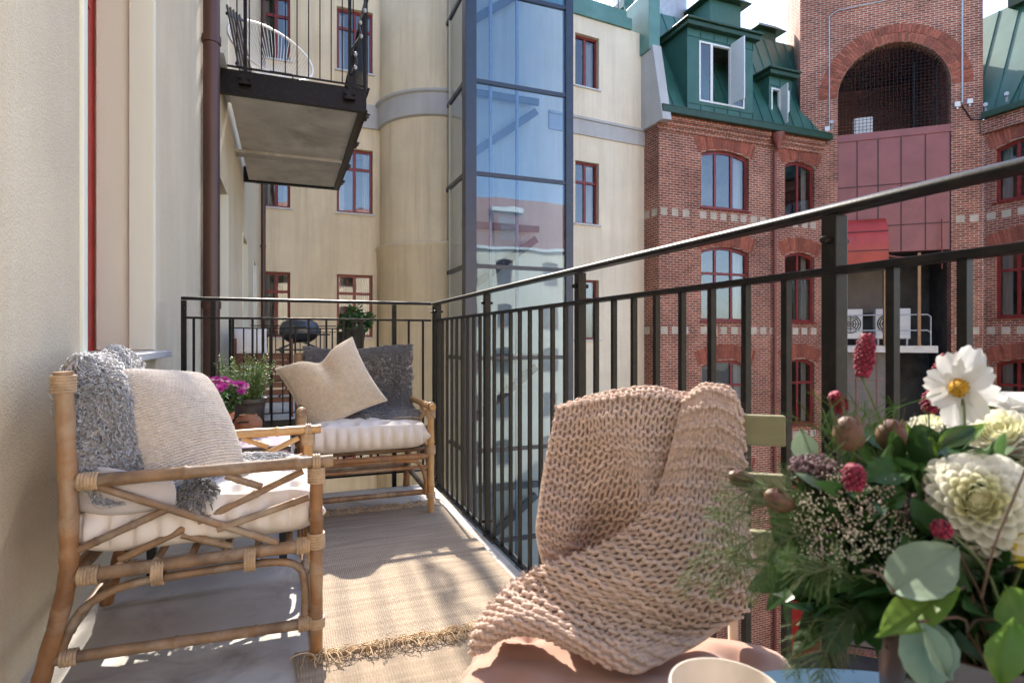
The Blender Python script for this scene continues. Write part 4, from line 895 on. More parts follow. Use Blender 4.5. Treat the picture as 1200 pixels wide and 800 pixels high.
q = MB(); q.lathe([(0, .0105), (.034, .0105), (.050, .024), (.0575, .045), (.056, .062), (.046, .078), (.038, .084), (.036, .092), (.030, .092), (.03, .082), (.0, .05)], pc, 32); obj('pot', q, M['clayold'], t, 60)
q = MB(); c = pc + V((-.0 + -.02, -.053, .066)); q.hexa([c + V((x, y, z)) for z in (-.004, .004) for y in (-.004, .012) for x in (-.018, .025)]); obj('slot', q, M['slot_shade'], t)  # dark block stands in for the shade inside the slot opening
# ================================================================ NEIGHBOUR BALCONIES
def slab(root, x0, x1, y0, y1, z, th=.24):
    q = MB(); q.box(x0 + .08, x1 - .08, y0 + .08, y1 - .08, z - th + .03, z); obj('slab', q, M['soffit'], root)
    q = MB(); q.box(x0, x1, y0, y0 + .078, z - th, z + .012); q.box(x0, x1, y1 - .078, y1, z - th, z + .012); q.box(x1 - .078, x1, y0 + .08, y1 - .08, z - th, z + .012)
    q.box(x0, x1 + .012, y0 - .012, y0 - .001, z - th - .008, z - th + .012); q.box(x1 + .001, x1 + .012, y0, y1, z - th - .008, z - th + .012); obj('edge_beam', q, M['iron'], root, bev=.003)
    q = MB(); q.box(x0, x1 - .09, (y0 + y1) / 2 + .15, (y0 + y1) / 2 + .37, z - th - .02, z - th + .026); obj('cross_beam', q, M['concrete'], root)
nb = thing('neighbour_balcony', 'neighbouring balcony on the same storey with its own black railing', 'balcony', (.1, 8.7, -.24))
slab(nb, -.648, .86, 6.8, 10.6, 0)
railrun(nb, (-.55, 6.83, 0), (.83, 6.83, 0), [.0, .32, 1.37], [.13 * k for k in range(1, 11)], zb=.09, bw=.014)
railrun(nb, (.84, 6.86, 0), (.84, 10.55, 0), [1.2, 2.4, 3.66], [.13 * k for k in range(1, 28)], zb=.09, bw=.014)
railrun(nb, (-.55, 10.57, 0), (.82, 10.57, 0), [.7], [.13 * k for k in range(1, 11)], zb=.09, bw=.014)
ub = thing('upper_balcony', 'overhead balcony with stained concrete underside and dark steel edge', 'balcony', (.1, 8.7, 3.5))
slab(ub, -.648, .86, 6.8, 10.6, 3.74)
def uprail(P, Q, posts, n):
    P, Q = V(P), V(Q); d = (Q - P).normalized(); L = (Q - P).length; s = d.cross(V((0,0,1)))
    a = MB(); a.bar(P + V((0,0,1.15)), Q + V((0,0,1.15)), .045, .02); obj('top_rail', a, M['iron'], ub); a = MB(); a.bar(P + V((0,0,.03)), Q + V((0,0,.03)), .03, .012); obj('top_rail', a, M['iron'], ub)
    for k in posts:
        a = MB(); c = P + d * k; a.bar(c + V((0,0,-.14)) + s * .02, c + V((0,0,1.138)) + s * .02, .035, .035, s); a.bar(c - d * .06 + V((0,0,-.1)) + s * .02, c + d * .06 + V((0,0,-.1)) + s * .02, .05, .10); 
        for o in (-.045, .045): a.tube([c + d * o + V((0,0,-.1)), c + d * o + s * .075 + V((0,0,-.1))], .014, 6)
        obj('post', a, M['iron'], ub)
    for i in range(1, n):
        c = P + d * (L * i / n); a = MB(); a.bar(c + V((0,0,.037)), c + V((0,0,1.138)), .012, .012, s); obj('baluster', a, M['iron'], ub)
uprail((-.6, 6.77, 3.74), (.83, 6.77, 3.74), (.20, 1.27), 12)
uprail((.885, 6.80, 3.74), (.885, 10.55, 3.74), (.5, 1.6, 2.7, 3.7), 30)
# wire chair on the upper balcony
wc = thing('cord_lounge_chair', 'white oval cord lounge chair on the overhead balcony', 'chair', (-.12, 7.45, 3.752))
c = V((-.16, 7.5, 3.80)); tl = math.radians(48)
def ov(a, k=1.0, dz=0):
    x = .47 * k * math.cos(a); y = .66 * k * math.sin(a); f = V((.35, -.94, 0)); s = V((.94, .35, 0))
    return c + s * x - f * (y * math.cos(tl)) + V((0, 0, .55 + y * math.sin(tl))) - (f * -math.sin(tl) * -1 + V((0, 0, math.cos(tl)))) * dz * 1
q = MB(); q.tube([ov(a) for a in np.linspace(0, 2 * PI, 49)], .014, 8, False); obj('rim', q, M['white'], wc, 60)
q = MB(); hub = ov(-PI / 2, .45, .23)
for k in range(64):
    a = 2 * PI * k / 64; e = hub + (ov(a, .16) - ov(0, 0)) ; m_ = (ov(a) + e) / 2 - V((0, 0, .05)) + V((.02, .06, 0)); q.tube(crs(np.array([ov(a), m_, e]), 7), .0045, 4)
obj('cord_seat', q, M['white'], wc, 60)
q = MB()
for sx in (-1, 1):
    A = hub + V((sx * .12, .1, -.02)); q.tube([hub + V((sx * .22, -.20, .02)), c + V((sx * .27, -.25, .01)), c + V((sx * .27, .33, .01)), hub + V((sx * .2, .28, .12))], .008, 6)
q.tube([c + V((-.27, -.1, .012)), c + V((.27, -.1, .012))], .008, 6); q.tube([hub + V((-.22, -.2, .02)), hub + V((.22, -.2, .02))], .008, 6); q.tube([hub + V((-.2, .28, .12)), hub + V((.2, .28, .12))], .008, 6)
obj('rod_base', q, M['iron'], wc, 60)
ft = thing('folded_table', 'grey slatted folding table leaning against the wall on the overhead balcony', 'folding table', (-.55, 7.2, 3.752))
for k in range(5): q = MB(); q.bar((-.60 + .028 * k, 7.05 + .04 * k, 4.55), (-.46 + .028 * k, 7.0 + .04 * k, 3.80), .03, .012, (1, .5, 0)); obj('slat', q, M['greysheet'], ft)
q = MB(); q.bar((-.60, 7.03, 4.45), (-.46, 7.23, 4.5), .03, .03); q.bar((-.50, 6.98, 3.9), (-.38, 7.18, 3.9), .03, .03); obj('cross_batten', q, M['black'], ft)
sl = thing('string_lights', 'string of small white bulbs wound round the outer post of the overhead balcony', 'string lights', (.78, 6.72, 3.8))
P = crs(np.array([(.68, 6.70, 3.86), (.74, 6.69, 4.0), (.70, 6.72, 4.15), (.78, 6.70, 4.3), (.77, 6.72, 4.45), (.82, 6.7, 4.6), (.84, 6.72, 4.85)]), 40)
q = MB(); q.tube(P, .014, 6); obj('cable', q, M['black'], sl, 60)
for k in (3, 10, 19, 26, 32): q = MB(); q.ball(V(P[k]) + V((.012, -.025, 0)), .02, .02, .026, 10, 7); obj('bulb', q, M['galv'], sl, 180)
# things on the neighbour's balcony
bn = thing('slatted_garden_bench', 'red brown slatted wooden bench seen from behind on the neighbouring balcony', 'bench', (-.22, 7.35, 0))
for k in range(6): q = MB(); z = .17 + .085 * k; q.box(-.52, .06, 7.2 + .012 * k, 7.222 + .012 * k, z, z + .06); obj('back_slat', q, M['wood'], bn, bev=.004)
q = MB(); q.box(-.54, .08, 7.28, 7.31, .66, .735); obj('top_rail', q, M['wood'], bn, bev=.006)
for x in (-.54, .06):
    q = MB(); q.bar((x, 7.18, 0), (x, 7.31, .9), .04, .05); obj('leg', q, M['wood'], bn); q = MB(); q.bar((x, 7.75, 0), (x, 7.75, .6), .045, .045); obj('leg', q, M['wood'], bn); q = MB(); q.bar((x, 7.24, .70), (x, 7.8, .605), .05, .025); obj('armrest', q, M['wood'], bn)
for k in range(5): q = MB(); q.box(-.5, .04, 7.3 + .09 * k, 7.37 + .09 * k, .40, .42); obj('seat_slat', q, M['wood'], bn)
U, Vv, A, B = pillow(.42, .42, .16, n=40); cc = (-.40, 7.42, .83)
t = thing('bench_cushion', 'off white cushion sitting on the neighbour bench', 'cushion', (cc[0], cc[1], .62))
A = place(A, cc, (.2, -.9, .3)); B = place(B, cc, (.2, -.9, .3)); b_ = gmesh(B); b_.f = b_.f[:, ::-1]; obj('cover', gmesh(A) + b_, M['cotton'], t, 180)
gr = thing('table_grill', 'dark grey lidded grill on a folding stand on the neighbouring balcony', 'grill', (.2, 9.6, 0))
c = V((.2, 9.6, .98)); q = MB(); q.lathe([(.29, 0), (.30, .02), (.295, .09), (.26, .17), (.17, .22), (.05, .235), (0, .235)], c, 28); 
q.v = [(c.x + (x - c.x), c.y + (y - c.y) * .75, z) for x, y, z in q.v]; obj('lid', q, M['lid'], gr, 50)
q = MB(); q.lathe([(0, -.14), (.16, -.13), (.25, -.07), (.29, -.003)], c, 28); q.v = [(x, c.y + (y - c.y) * .75, z) for x, y, z in q.v]; obj('bowl', q, M['black'], gr, 60)
for s in (-1, 1):
    q = MB(); q.box(c.x + s * .28 - (.17 if s < 0 else 0), c.x + s * .28 + (.17 if s > 0 else 0), c.y - .14, c.y + .14, .955, .98); obj('side_shelf', q, M['black'], gr, bev=.01)
    q = MB(); q.bar((c.x - s * .12, c.y - .1 * s, .93), (c.x + s * .3, c.y - .1 * s, .74), .05, .03); q.bar((c.x + s * .3, c.y - .1 * s, .74), (c.x - s * .3, c.y - .1 * s, .02), .03, .03); obj('stand_leg', q, M['black'], gr)
q = MB(); q.tube([c + V((-.08, -.23, .10)), c + V((-.08, -.27, .10)), c + V((.08, -.27, .10)), c + V((.08, -.23, .10))], .012, 8); obj('handle', q, M['black'], gr, 60)
q = MB(); q.box(c.x - .35, c.x + .35, c.y - .2, c.y + .2, .72, .745); obj('shelf', q, M['black'], gr)
gp = V((.98, 9.0, .83)); t = thing('hanging_planter', 'leafy plant in a dark pot hung on the far neighbouring railing', 'planter', gp)
q = MB(); q.lathe([(0, 0), (.12, 0), (.15, .2), (.16, .2), (.16, .225), (.14, .225), (.13, .19), (0, .19)], gp, 20); q.bar(gp + V((-.14, 0, .23)), gp + V((-.16, 0, .31)), .1, .01); obj('pot', q, M['black'], t, 40)
q = MB(); g = np.random.default_rng(4)
for k in range(420):
    a = g.uniform(0, 2 * PI); r = .24 * math.sqrt(g.uniform()); p = gp + V((r * math.cos(a), r * math.sin(a), .22 + g.uniform(0, .34) * (1.15 - r * 2.6))); blade(q, p, rdir(g, .3), rdir(g, 1), g.uniform(.05, .09), .04, .3, 3)
obj('foliage', q, M['green'], t)
# ================================================================ FOLDING CHAIR, BLANKET, CUSHION
CA, CB, C0 = V((.823, -.569, 0)), V((-.569, -.823, 0)), V((.5375, .7455, 0))
def CH(u, v, b):
    xc = (u - 600) / F; d = V((ST + xc * CT, CT - xc * ST, -(v - 397) / F)); D = (b + C0.dot(CB)) / d.dot(CB); return V((0, 0, CZ)) + d * D
def CL(a, b, z): p = C0 + CA * a + CB * b; return V((p.x, p.y, z))
fc = thing('folding_chair', 'folding chair with olive back slats and cream frame under the pink blanket', 'folding chair', CL(0, .2, 0))
aR = (CH(921, 505, 0) - C0).dot(CA); aU = (CH(857, 600, -.02) - C0).dot(CA)
for z0, z1 in ((.742, .787), (.655, .70), (.57, .615)):
    q = MB(); q.hexa([CL(a, b, z) for z in (z0, z1) for b in (.0, -.014) for a in (-aR + .02, aR)]); obj('back_slat', q, M['olive'], fc, bev=.002)
for s in (-1, 1):
    a = aU * s if s > 0 else -aU + .02
    q = MB(); q.bar(CL(a, -.022, .775), CL(a, .0, .40), .022, .012, CA); q.bar(CL(a, .0, .40), CL(a, .36, .0), .022, .012, CA); obj('frame_leg', q, M['creampaint'], fc, bev=.002)
    q = MB(); q.bar(CL(a - s * .018, .38, .40), CL(a - s * .018, -.02, .0), .022, .012, CA); obj('frame_leg', q, M['creampaint'], fc, bev=.002)
for k in range(7): q = MB(); q.hexa([CL(a, b, z) for z in (.385, .40) for b in (.06 + .052 * k, .025 + .052 * k) for a in (-aR + .03, aR - .02)]); obj('seat_slat', q, M['olive'], fc, bev=.002)
m, A = mattress(.435, .42, .078, 3, 3, 21, n=120, dimp=1.0, bk=.26); ctr = CL(-.045, .222, .402); m.v = rotz(m.v, math.atan2(CA.y, CA.x)) + np.array(ctr)
tag(obj('chair_cushion', m, M['terracloth'], None, 180), 'terracotta tufted cushion on the folding chair', 'cushion')
def G(rows): return np.array([[CH(*p) for p in r] for r in rows])
P1 = G([[(660, 505, -.03), (690, 492, -.03), (718, 486, -.03), (760, 482, -.03), (800, 480, -.03), (842, 480, -.03)],
        [(652, 478, .0), (688, 468, .0), (716, 464, .006), (760, 460, .012), (800, 466, .004), (838, 468, .0)],
        [(645, 508, .03), (683, 510, .024), (716, 505, .045), (752, 505, .048), (788, 505, .03), (822, 505, .03)],
        [(638, 548, .035), (678, 555, .022), (722, 545, .05), (755, 550, .055), (785, 550, .03), (812, 550, .03)],
        [(632, 590, .055), (668, 600, .040), (708, 600, .010), (752, 602, .055), (780, 600, .03), (805, 600, .03)],
        [(630, 625, .06), (662, 640, .045), (690, 645, .012), (742, 650, .03), (775, 650, .03), (800, 650, .03)],
        [(638, 665, .065), (665, 680, .055), (695, 690, .03), (740, 690, .05), (770, 695, .05), (800, 690, .05)],
        [(648, 700, .07), (675, 706, .065), (700, 710, .05), (740, 710, .05), (770, 710, .05), (800, 710, .05)]])
def CZZ(u, v, z): return W(u, v, (CZ - z) * F / (v - 397))
P2 = np.array([[CZZ(u, v, b) if b > .4 else CH(u, v, b) for u, v, b in r] for r in [
        [(806, 486, -.04), (824, 476, -.045), (840, 474, -.045), (855, 482, -.045), (868, 500, -.04)],
        [(800, 468, .012), (820, 456, .008), (840, 455, .006), (856, 466, .004), (868, 490, -.01)],
        [(792, 500, .045), (815, 495, .045), (842, 495, .04), (862, 508, .03), (871, 525, .0)],
        [(778, 552, .055), (805, 550, .060), (838, 552, .05), (864, 560, .038), (877, 570, .005)],
        [(756, 598, .060), (795, 602, .080), (832, 606, .068), (868, 615, .042), (884, 625, .015)],
        [(722, 630, .065), (770, 645, .09), (822, 656, .085), (862, 668, .056), (886, 680, .025)],
        [(680, 650, .075), (728, 674, .11), (780, 694, .105), (826, 708, .08), (868, 716, .50)],
        [(640, 660, .085), (690, 690, .12), (742, 716, .12), (790, 738, .500), (835, 742, .49)],
        [(606, 674, .09), (650, 702, .540), (700, 733, .520), (742, 760, .505), (775, 776, .488)],
        [(580, 694, .545), (618, 712, .54), (662, 738, .52), (702, 762, .505), (740, 787, .488)],
        [(565, 718, .52), (590, 722, .53), (622, 734, .52), (655, 750, .503), (690, 772, .488)],
        [(557, 742, .50), (570, 738, .513), (588, 736, .513), (606, 736, .503), (628, 738, .488)],
        [(553, 768, .48), (560, 758, .49), (568, 750, .494), (578, 742, .49), (590, 736, .485)]]])
def yarnknit(P, sx, sy, rad, seed):
    """garter stitch laid as real yarn: one looping tube per row, mapped on the draped surface"""
    nr, nc, q, m = 260, 140, 14, 6
    S = net(P, nr, nc); N = gnorm(S)
    if np.mean(N @ np.array(CB)) < 0: N = -N
    t, s = np.meshgrid(np.linspace(0, sy, nr), np.linspace(0, sx, nc), indexing='ij')
    S = S + N * (.0065 * fnoise(s * .32, t * .22, seed))[..., None]
    gg = np.random.default_rng(seed); n = sx * q + 1; th = np.arange(n) / q * 2 * PI; V_, F_ = [], []
    def smp(A, y, x):
        y = np.clip(y, 0, 1) * (nr - 1.001); x = np.clip(x, 0, 1) * (nc - 1.001); a = y.astype(int); b = x.astype(int); fy = (y - a)[:, None]; fx = (x - b)[:, None]
        return (A[a, b] * (1 - fy) + A[a + 1, b] * fy) * (1 - fx) + (A[a, b + 1] * (1 - fy) + A[a + 1, b + 1] * fy) * fx
    for r in range(sy):
        sg = 1 if r % 2 else -1; jit = lambda k: np.interp(th, np.linspace(0, th[-1], sx + 1), gg.normal(size=sx + 1)) * k
        x = (th / (2 * PI) + .5 * (r % 2) * 0 + .15 * np.sin(2 * th) + jit(.05)) / sx
        y = (r + .5 - (.74 + jit(.06)) * np.cos(th) + jit(.07)) / sy
        z = rad * (.55 * np.cos(2 * th) - sg * .85 * np.cos(th)) + jit(.0005)
        c = smp(S, y, x) + smp(N, y, x) * z[:, None]; T = np.gradient(c, axis=0); T /= np.linalg.norm(T, axis=1, keepdims=True) + 1e-12
        A = np.cross(T, smp(N, y, x)); A /= np.linalg.norm(A, axis=1, keepdims=True) + 1e-12; B = np.cross(T, A); rr = rad * (1 + jit(.07))[:, None]
        ring = np.stack([c + (A * math.cos(2 * PI * k / m) + B * math.sin(2 * PI * k / m)) * rr for k in range(m)], 1).reshape(-1, 3)
        i_ = np.arange(n - 1)[:, None] * m; k = np.arange(m)[None]; k2 = (k + 1) % m
        F_.append(np.stack([i_ + k, i_ + k2, i_ + m + k2, i_ + m + k], 2).reshape(-1, 4) + r * n * m); V_.append(ring)
    yarn = NM(np.vstack(V_), np.vstack(F_)); lo = S - N * (rad * 1.9)
    return yarn + shell(lo[::3, ::3], N[::3, ::3], .003) + fuzz(S + N * rad * 1.2, 14000, .0045, .00016, seed)
bk_ = yarnknit(P1, 18, 34, .0027, 1) + yarnknit(P2, 13, 58, .0031, 2)
tag(obj('knitted_blanket', bk_, M['blanket'], None, 180), 'chunky dusty pink knitted blanket thrown over the folding chair', 'blanket')
# ================================================================ TABLE, CUP, VASE
RGT, FWD, UPV = V((CT, -ST, 0)), V((ST, CT, 0)), V((0, 0, 1))
tc_ = FWD * .35 + RGT * .34; tz = .53
tb = thing('bistro_table', 'small round table with a pale blue cloth under the flowers', 'table', (tc_.x, tc_.y, 0))
q = MB(); q.lathe([(0, tz - .022), (.29, tz - .022), (.295, tz - .016), (.295, tz - .004), (.29, tz - .002), (0, tz - .002)], (tc_.x, tc_.y, 0), 64); obj('table_top', q, M['creampaint'], tb, 40)
q = MB(); q.tube([(tc_.x, tc_.y, .03), (tc_.x, tc_.y, tz - .025)], .025, 16); obj('pedestal', q, M['iron'], tb, 60)
q = MB(); q.lathe([(0, 0), (.18, 0), (.18, .012), (.04, .04), (0, .04)], (tc_.x, tc_.y, 0), 32); obj('foot', q, M['iron'], tb, 40)
M['bluecloth'] = mat('pale_blue_cloth', (.26,.43,.56), .9, var=.06, scale=14, bump=.3, bscale=500, dist=.0012)
r_, a_ = np.meshgrid(np.linspace(.002, 1, 40), np.linspace(0, 2 * PI, 181)); rr = np.where(r_ < .85, r_ / .85 * .301, .301 + (r_ - .85) / .15 * .012 * (1 + np.sin(a_ * 17))); zz = tz + .0015 - np.maximum(r_ - .85, 0) / .15 * .05
S = np.stack([tc_.x + rr * np.cos(a_), tc_.y + rr * np.sin(a_), zz], 2); tag(obj('table_cloth', shell(S, np.zeros_like(S) + np.array([0, 0, 1]), .002), M['bluecloth'], None, 60), 'pale blue round tablecloth under the vase of flowers', 'tablecloth')
M['ceramic'] = mat('stoneware', (.62,.57,.52), .3, col2=(.55,.49,.43), scale=40, spec=.6, coat=.3)
cp = W(850, 790, .513); cp.z = tz + .002
q = MB(); q.lathe([(0, 0), (.028, 0), (.033, .004), (.044, .024), (.0480, .045), (.0488, .058), (.0480, .0605), (.0465, .0605), (.0455, .057), (.0445, .044), (.040, .026), (.028, .010), (0, .008)], cp, 64, wob=.006)
tag(obj('stoneware_cup', q, M['ceramic'], None, 60), 'off white stoneware cup at the edge of the table', 'cup')
vp = W(1140, 760, .52); vp.z = tz + .002
M['vase'] = mat('dark_bronze_glaze', (.055,.028,.020), .3, col2=(.11,.055,.035), scale=6, spec=.6)
q = MB(); q.lathe([(0, 0), (.066, 0), (.07, .006), (.0715, .06), (.071, .106), (.0665, .106), (.066, .08), (.064, .012), (0, .012)], vp, 48); tag(obj('flower_vase', q, M['vase'], None, 40), 'dark brown cylinder vase holding the bouquet', 'vase')
vt = vp + V((0, 0, .10))
# ================================================================ BOUQUET
M['petal'] = leafmat('white_petal', (.82,.81,.74), (.80,.79,.68), .35, .6, 12, .05)
M['petalin'] = leafmat('cream_petal', (.77,.76,.50), (.78,.77,.58), .3, .6, 12, .1)
M['cosmos'] = leafmat('pure_white_petal', (.78,.78,.76), (.72,.72,.72), .4, .5, 10, .03)
M['pollen'] = mat('yellow_pollen', (.52,.30,.03), .8, var=.3, scale=90)
M['burnet'] = mat('crimson_florets', (.20,.008,.035), .7, var=.4, scale=40, island=.4)
M['bud'] = mat('mauve_bud', (.10,.035,.038), .55, col2=(.16,.10,.05), scale=12, stretch=(6,6,1), spec=.4)
M['euca'] = leafmat('eucalyptus_leaf', (.17,.24,.17), (.22,.29,.20), .3, .55, 14, .06)
M['lime'] = leafmat('bright_leaf', (.09,.18,.022), (.14,.23,.04), .5, .4, 14, .15)
M['dark'] = leafmat('dark_leaf', (.018,.055,.014), (.045,.10,.025), .25, .35, 14, .4)
M['fern'] = leafmat('fern_needles', (.05,.13,.02), (.10,.20,.04), .4, .5, 10, .3)
M['lace'] = mat('lace_floret', (.66,.62,.48), .8, col2=(.56,.42,.39), scale=30, island=.2)
M['statice'] = mat('mauve_floret', (.15,.085,.12), .8, col2=(.27,.19,.20), scale=60, island=.4)
M['twig'] = mat('brown_twig', (.09,.05,.03), .7, var=.3, scale=20)
M['yellow'] = leafmat('yellow_petal', (.62,.48,.03), (.6,.5,.06), .3)
g = np.random.default_rng(17)
def stem(root, p, r=.0018, m='stem', bow=.03):
    p = V(p); b = vt + V((g.uniform(-.03, .03), g.uniform(-.03, .03), -.02)); mid = (p + b) / 2 + V((g.normal() * bow * .3, g.normal() * bow * .3, bow)); q = MB(); q.tube(crs(np.array([p, mid, b]), 9), r, 6); obj('stem', q, M[m], root, 60)
def scoop(mb, p, d, n, L, w, cup=.5, roll=.3, seg=5, k=5, tip=.70):
    p, d, n = V(p), V(d).normalized(), V(n); s = d.cross(n).normalized(); n = s.cross(d).normalized(); vs = []
    for i in range(seg + 1):
        t = i / seg; wd = w / 2 * (math.sin(PI * (.14 + tip * t)) ** .75)
        c = p + d * (L * t) + n * (roll * L * (t * t - .3 * t))
        for j in range(k): x = 2 * j / (k - 1) - 1; vs.append(c + s * (wd * x) + n * (cup * wd * x * x) - d * (.12 * w * x * x * t))
    mb.add(vs, [(i * k + j, i * k + j + 1, (i + 1) * k + j + 1, (i + 1) * k + j) for i in range(seg) for j in range(k - 1)])
def dahlia(label, c, ax, Rr, N=140):
    c, ax = V(c), V(ax).normalized(); u = ax.orthogonal().normalized(); w = ax.cross(u); t = thing('dahlia', label, 'flower', c - V((0, 0, Rr)), 'white dahlias in the bouquet')
    A, B = MB(), MB()
    for i in range(N):
        f = (i + .5) / N; th = math.radians(4 + 116 * f ** .62); a = i * 2.39996 + g.normal() * .03; rad = u * math.cos(a) + w * math.sin(a); d = ax * math.cos(th) + rad * math.sin(th)
        d2 = (d + ax * (.10 + .55 * (1 - f) * f)).normalized(); L = Rr * (.32 + .42 * f ** .5); base = c + d * (Rr * (.30 + .12 * f)) - ax * Rr * .12
        nn_ = (ax - d * ax.dot(d)) if th > .2 else rad * -1
        scoop(B if f < .20 else A, base, d2, -nn_ if th < .2 else nn_, L * g.uniform(.92, 1.06), Rr * (.17 + .30 * f ** .6), .42, .16)
    B.ball(c + ax * Rr * .16, Rr * .24, n=14, m=9)
    obj('petals', A, M['petal'], t, 180); obj('inner_petals', B, M['petalin'], t, 180); stem(t, c - ax * Rr * .3, .0028)
def toc(p, k=1.0, r=0, up=0): return ((V((0, 0, CZ)) - V(p)).normalized() * k + RGT * r + UPV * up).normalized()
p = W(1147, 590, .50); dahlia('large cream dahlia in full view at the front of the bouquet', p, toc(p, 1, -.05, .25), .046)
p = W(1176, 520, .60); dahlia('cream dahlia behind and above the front dahlia', p, toc(p, .45, -.2, .8), .046)
p = W(1092, 505, .68); dahlia('half hidden pale dahlia behind the green leaves', p, toc(p, .2, 0, 1), .030, 90)
p = W(1195, 486, .66)
t = thing('white_bloom', 'grey white open bloom at the right edge behind the dahlias', 'flower', p); q = MB()
for k in range(12): a = k * PI / 6; d = RGT * math.cos(a) + FWD * math.sin(a); scoop(q, p, d + UPV * (.8 - .4 * (k % 2)), UPV, .045, .036, .4, -.2)
obj('petals', q, M['cosmos'], t, 180); stem(t, p)
# cosmos
def veined(mb, p, d, n, L, w, bend, prof, fold, seg=44, k=13, rip=.012, freq=44):
    p, d, n = V(p), V(d).normalized(), V(n); s = d.cross(n).normalized(); n = s.cross(d).normalized(); vs = []; ph = g.uniform(0, 6); wv = g.uniform(.03, .07)
    for i in range(seg + 1):
        t = i / seg; wd = w / 2 * prof(t)
        for j in range(k):
            x = 2 * j / (k - 1) - 1; ax_ = abs(x); h = fold * w * ax_ + rip * w * math.sin(t * freq - ax_ * 13) * ax_ * (1 - ax_ * .5) + wv * w * x * ax_ * math.sin(t * 5 + ph) - .02 * w * math.exp(-(x / .1) ** 2)
            vs.append(p + d * (L * t * (1 - .05 * x * x * t + .05 * t * math.cos(x * 7 + ph))) + s * (wd * x * (1 + .02 * math.sin(t * 31 + ph + 2 * x))) + n * (h - bend * L * t * t))
    mb.add(vs, [(i * k + j, i * k + j + 1, (i + 1) * k + j + 1, (i + 1) * k + j) for i in range(seg) for j in range(k - 1)])
p = W(1126, 455, .62); ax = toc(p, 1, -.55, .15); u = ax.orthogonal().normalized(); w = ax.cross(u)
t = thing('white_cosmos', 'white open flower with yellow centre standing tallest in the bouquet', 'flower', p); q = MB()
for k, (an, L, wd) in enumerate(((98, .036, .026), (58, .042, .030), (20, .033, .025), (-22, .029, .022), (-66, .037, .026), (-104, .040, .030), (-150, .030, .024), (150, .031, .026))):
    a = math.radians(an); ri = RGT - ax * RGT.dot(ax); ri.normalize(); upx = ax.cross(ri); d = ri * math.cos(a) + upx * math.sin(a)
    veined(q, p + ax * (.0012 * (k % 3)) + d * .003, d + ax * (.25, .05, .4, .1, .3, .15, .5, .2)[k], ax, L, wd, (.1, -.2, .15, .3, .05, .25, -.15, .2)[k], lambda t: math.sin(PI * (.10 + .66 * t)) ** .7, .10, 20, 11, .02, 0)
obj('petals', q, M['cosmos'], t, 180)
q = MB(); q.ball(p + ax * .003, .0095, .0095, .0095, 14, 9)
for i in range(90): d = (ax * g.uniform(.1, 1) + V(g.normal(size=3)) * .7).normalized(); q.ball(p + ax * .003 + d * .0098, .0012, n=4, m=3)
obj('centre', q, M['pollen'], t, 60); stem(t, p - ax * .004)
def florets(mb, c, r, n=5, m=3): mb.ball(c, r, r, r, n, m)
def burnet(label, p0, p1, r):
    p0, p1 = V(p0), V(p1); t = thing('burnet_flower', label, 'flower', p0, 'crimson burnets in the bouquet'); q = MB(); d = p1 - p0; dn = d.normalized(); u = dn.orthogonal().normalized(); w = dn.cross(u); L = d.length; n = int(L / .0016 * 5)
    for i in range(n):
        f = (i + .5) / n; a = i * 2.39996; rr = r * (math.sin(PI * (.12 + .78 * f)) ** .55); bend = u * (.10 * L * math.sin(f * PI)); florets(q, p0 + d * f + bend + (u * math.cos(a) + w * math.sin(a)) * rr * g.uniform(.85, 1.1), .0019 * g.uniform(.8, 1.3))
    q.tube([p0, p0 + d * .5 + u * .1 * L, p1], r * .75, 8); obj('florets', q, M['burnet'], t, 180); stem(t, p0, .0014)
for lb, a, b_, D, r in (('tallest crimson burnet spike on a bright green stem', (1010, 441), (1017, 392), .60, .0085), ('crimson burnet behind the white cosmos to its left', (1101, 450), (1110, 416), .68, .0085), ('small crimson burnet half hidden beneath the cosmos', (1088, 482), (1096, 458), .66, .009), ('small crimson burnet leaning left above the mauve bud', (988, 481), (977, 461), .62, .0075), ('round crimson burnet in the middle of the bouquet above the lace flower', (1000, 574), (1001, 545), .52, .0085), ('tiny crimson burnet under the front dahlia', (1111, 621), (1096, 617), .48, .007)):
    burnet(lb, W(*a, D), W(*b_, D), r)
def bud(label, c, ax, L, r):
    c, ax = V(c), V(ax).normalized(); t = thing('flower_bud', label, 'bud', c, 'mauve buds in the bouquet'); q = MB()
    r *= .93; q.lathe([(.15 * r, -L / 2), (.6 * r, -L * .42), (.95 * r, -L * .2), (r, 0), (.9 * r, L * .2), (.62 * r, L * .38), (.3 * r, L * .48), (0, L * .5)], c, 24, ax, .10); obj('pod', q, M['bud'], t, 180); q = MB(); u = ax.orthogonal().normalized(); w = ax.cross(u)
    for k in range(6): a = k * PI / 3; d = u * math.cos(a) + w * math.sin(a); blade(q, c - ax * L * .48 + d * r * .25, ax * .9 + d * .55, d, L * .95, r * .75, .35, 5)
    obj('sepals', q, M['bud'], t, 180); q = MB()
    for k in range(26): d = (ax * .6 + V(g.normal(size=3))).normalized(); p = c - ax * L * .4; q.tube(crs(np.array([p, p + d * L * .6, p + d * L * .9 + ax * L * .5]), 6), .0004, 3)
    obj('thread_leaves', q, M['stem'], t); stem(t, c - ax * L / 2)
for lb, c, D, ax, L, r in (('mauve rounded bud left of the brown bud', (995, 508), .56, UPV + RGT * -.1, .034, .0145), ('olive brown bud right of the mauve bud', (1045, 510), .57, UPV + RGT * .05, .032, .0145), ('mauve bud pointing left among the fern, highest on the left', (869, 560), .60, -RGT + UPV * .25, .028, .009), ('brownish bud leaning left below the outermost bud', (913, 586), .56, -RGT * .8 + UPV * .45, .030, .011)):
    bud(lb, W(*c, D), ax, L, r)
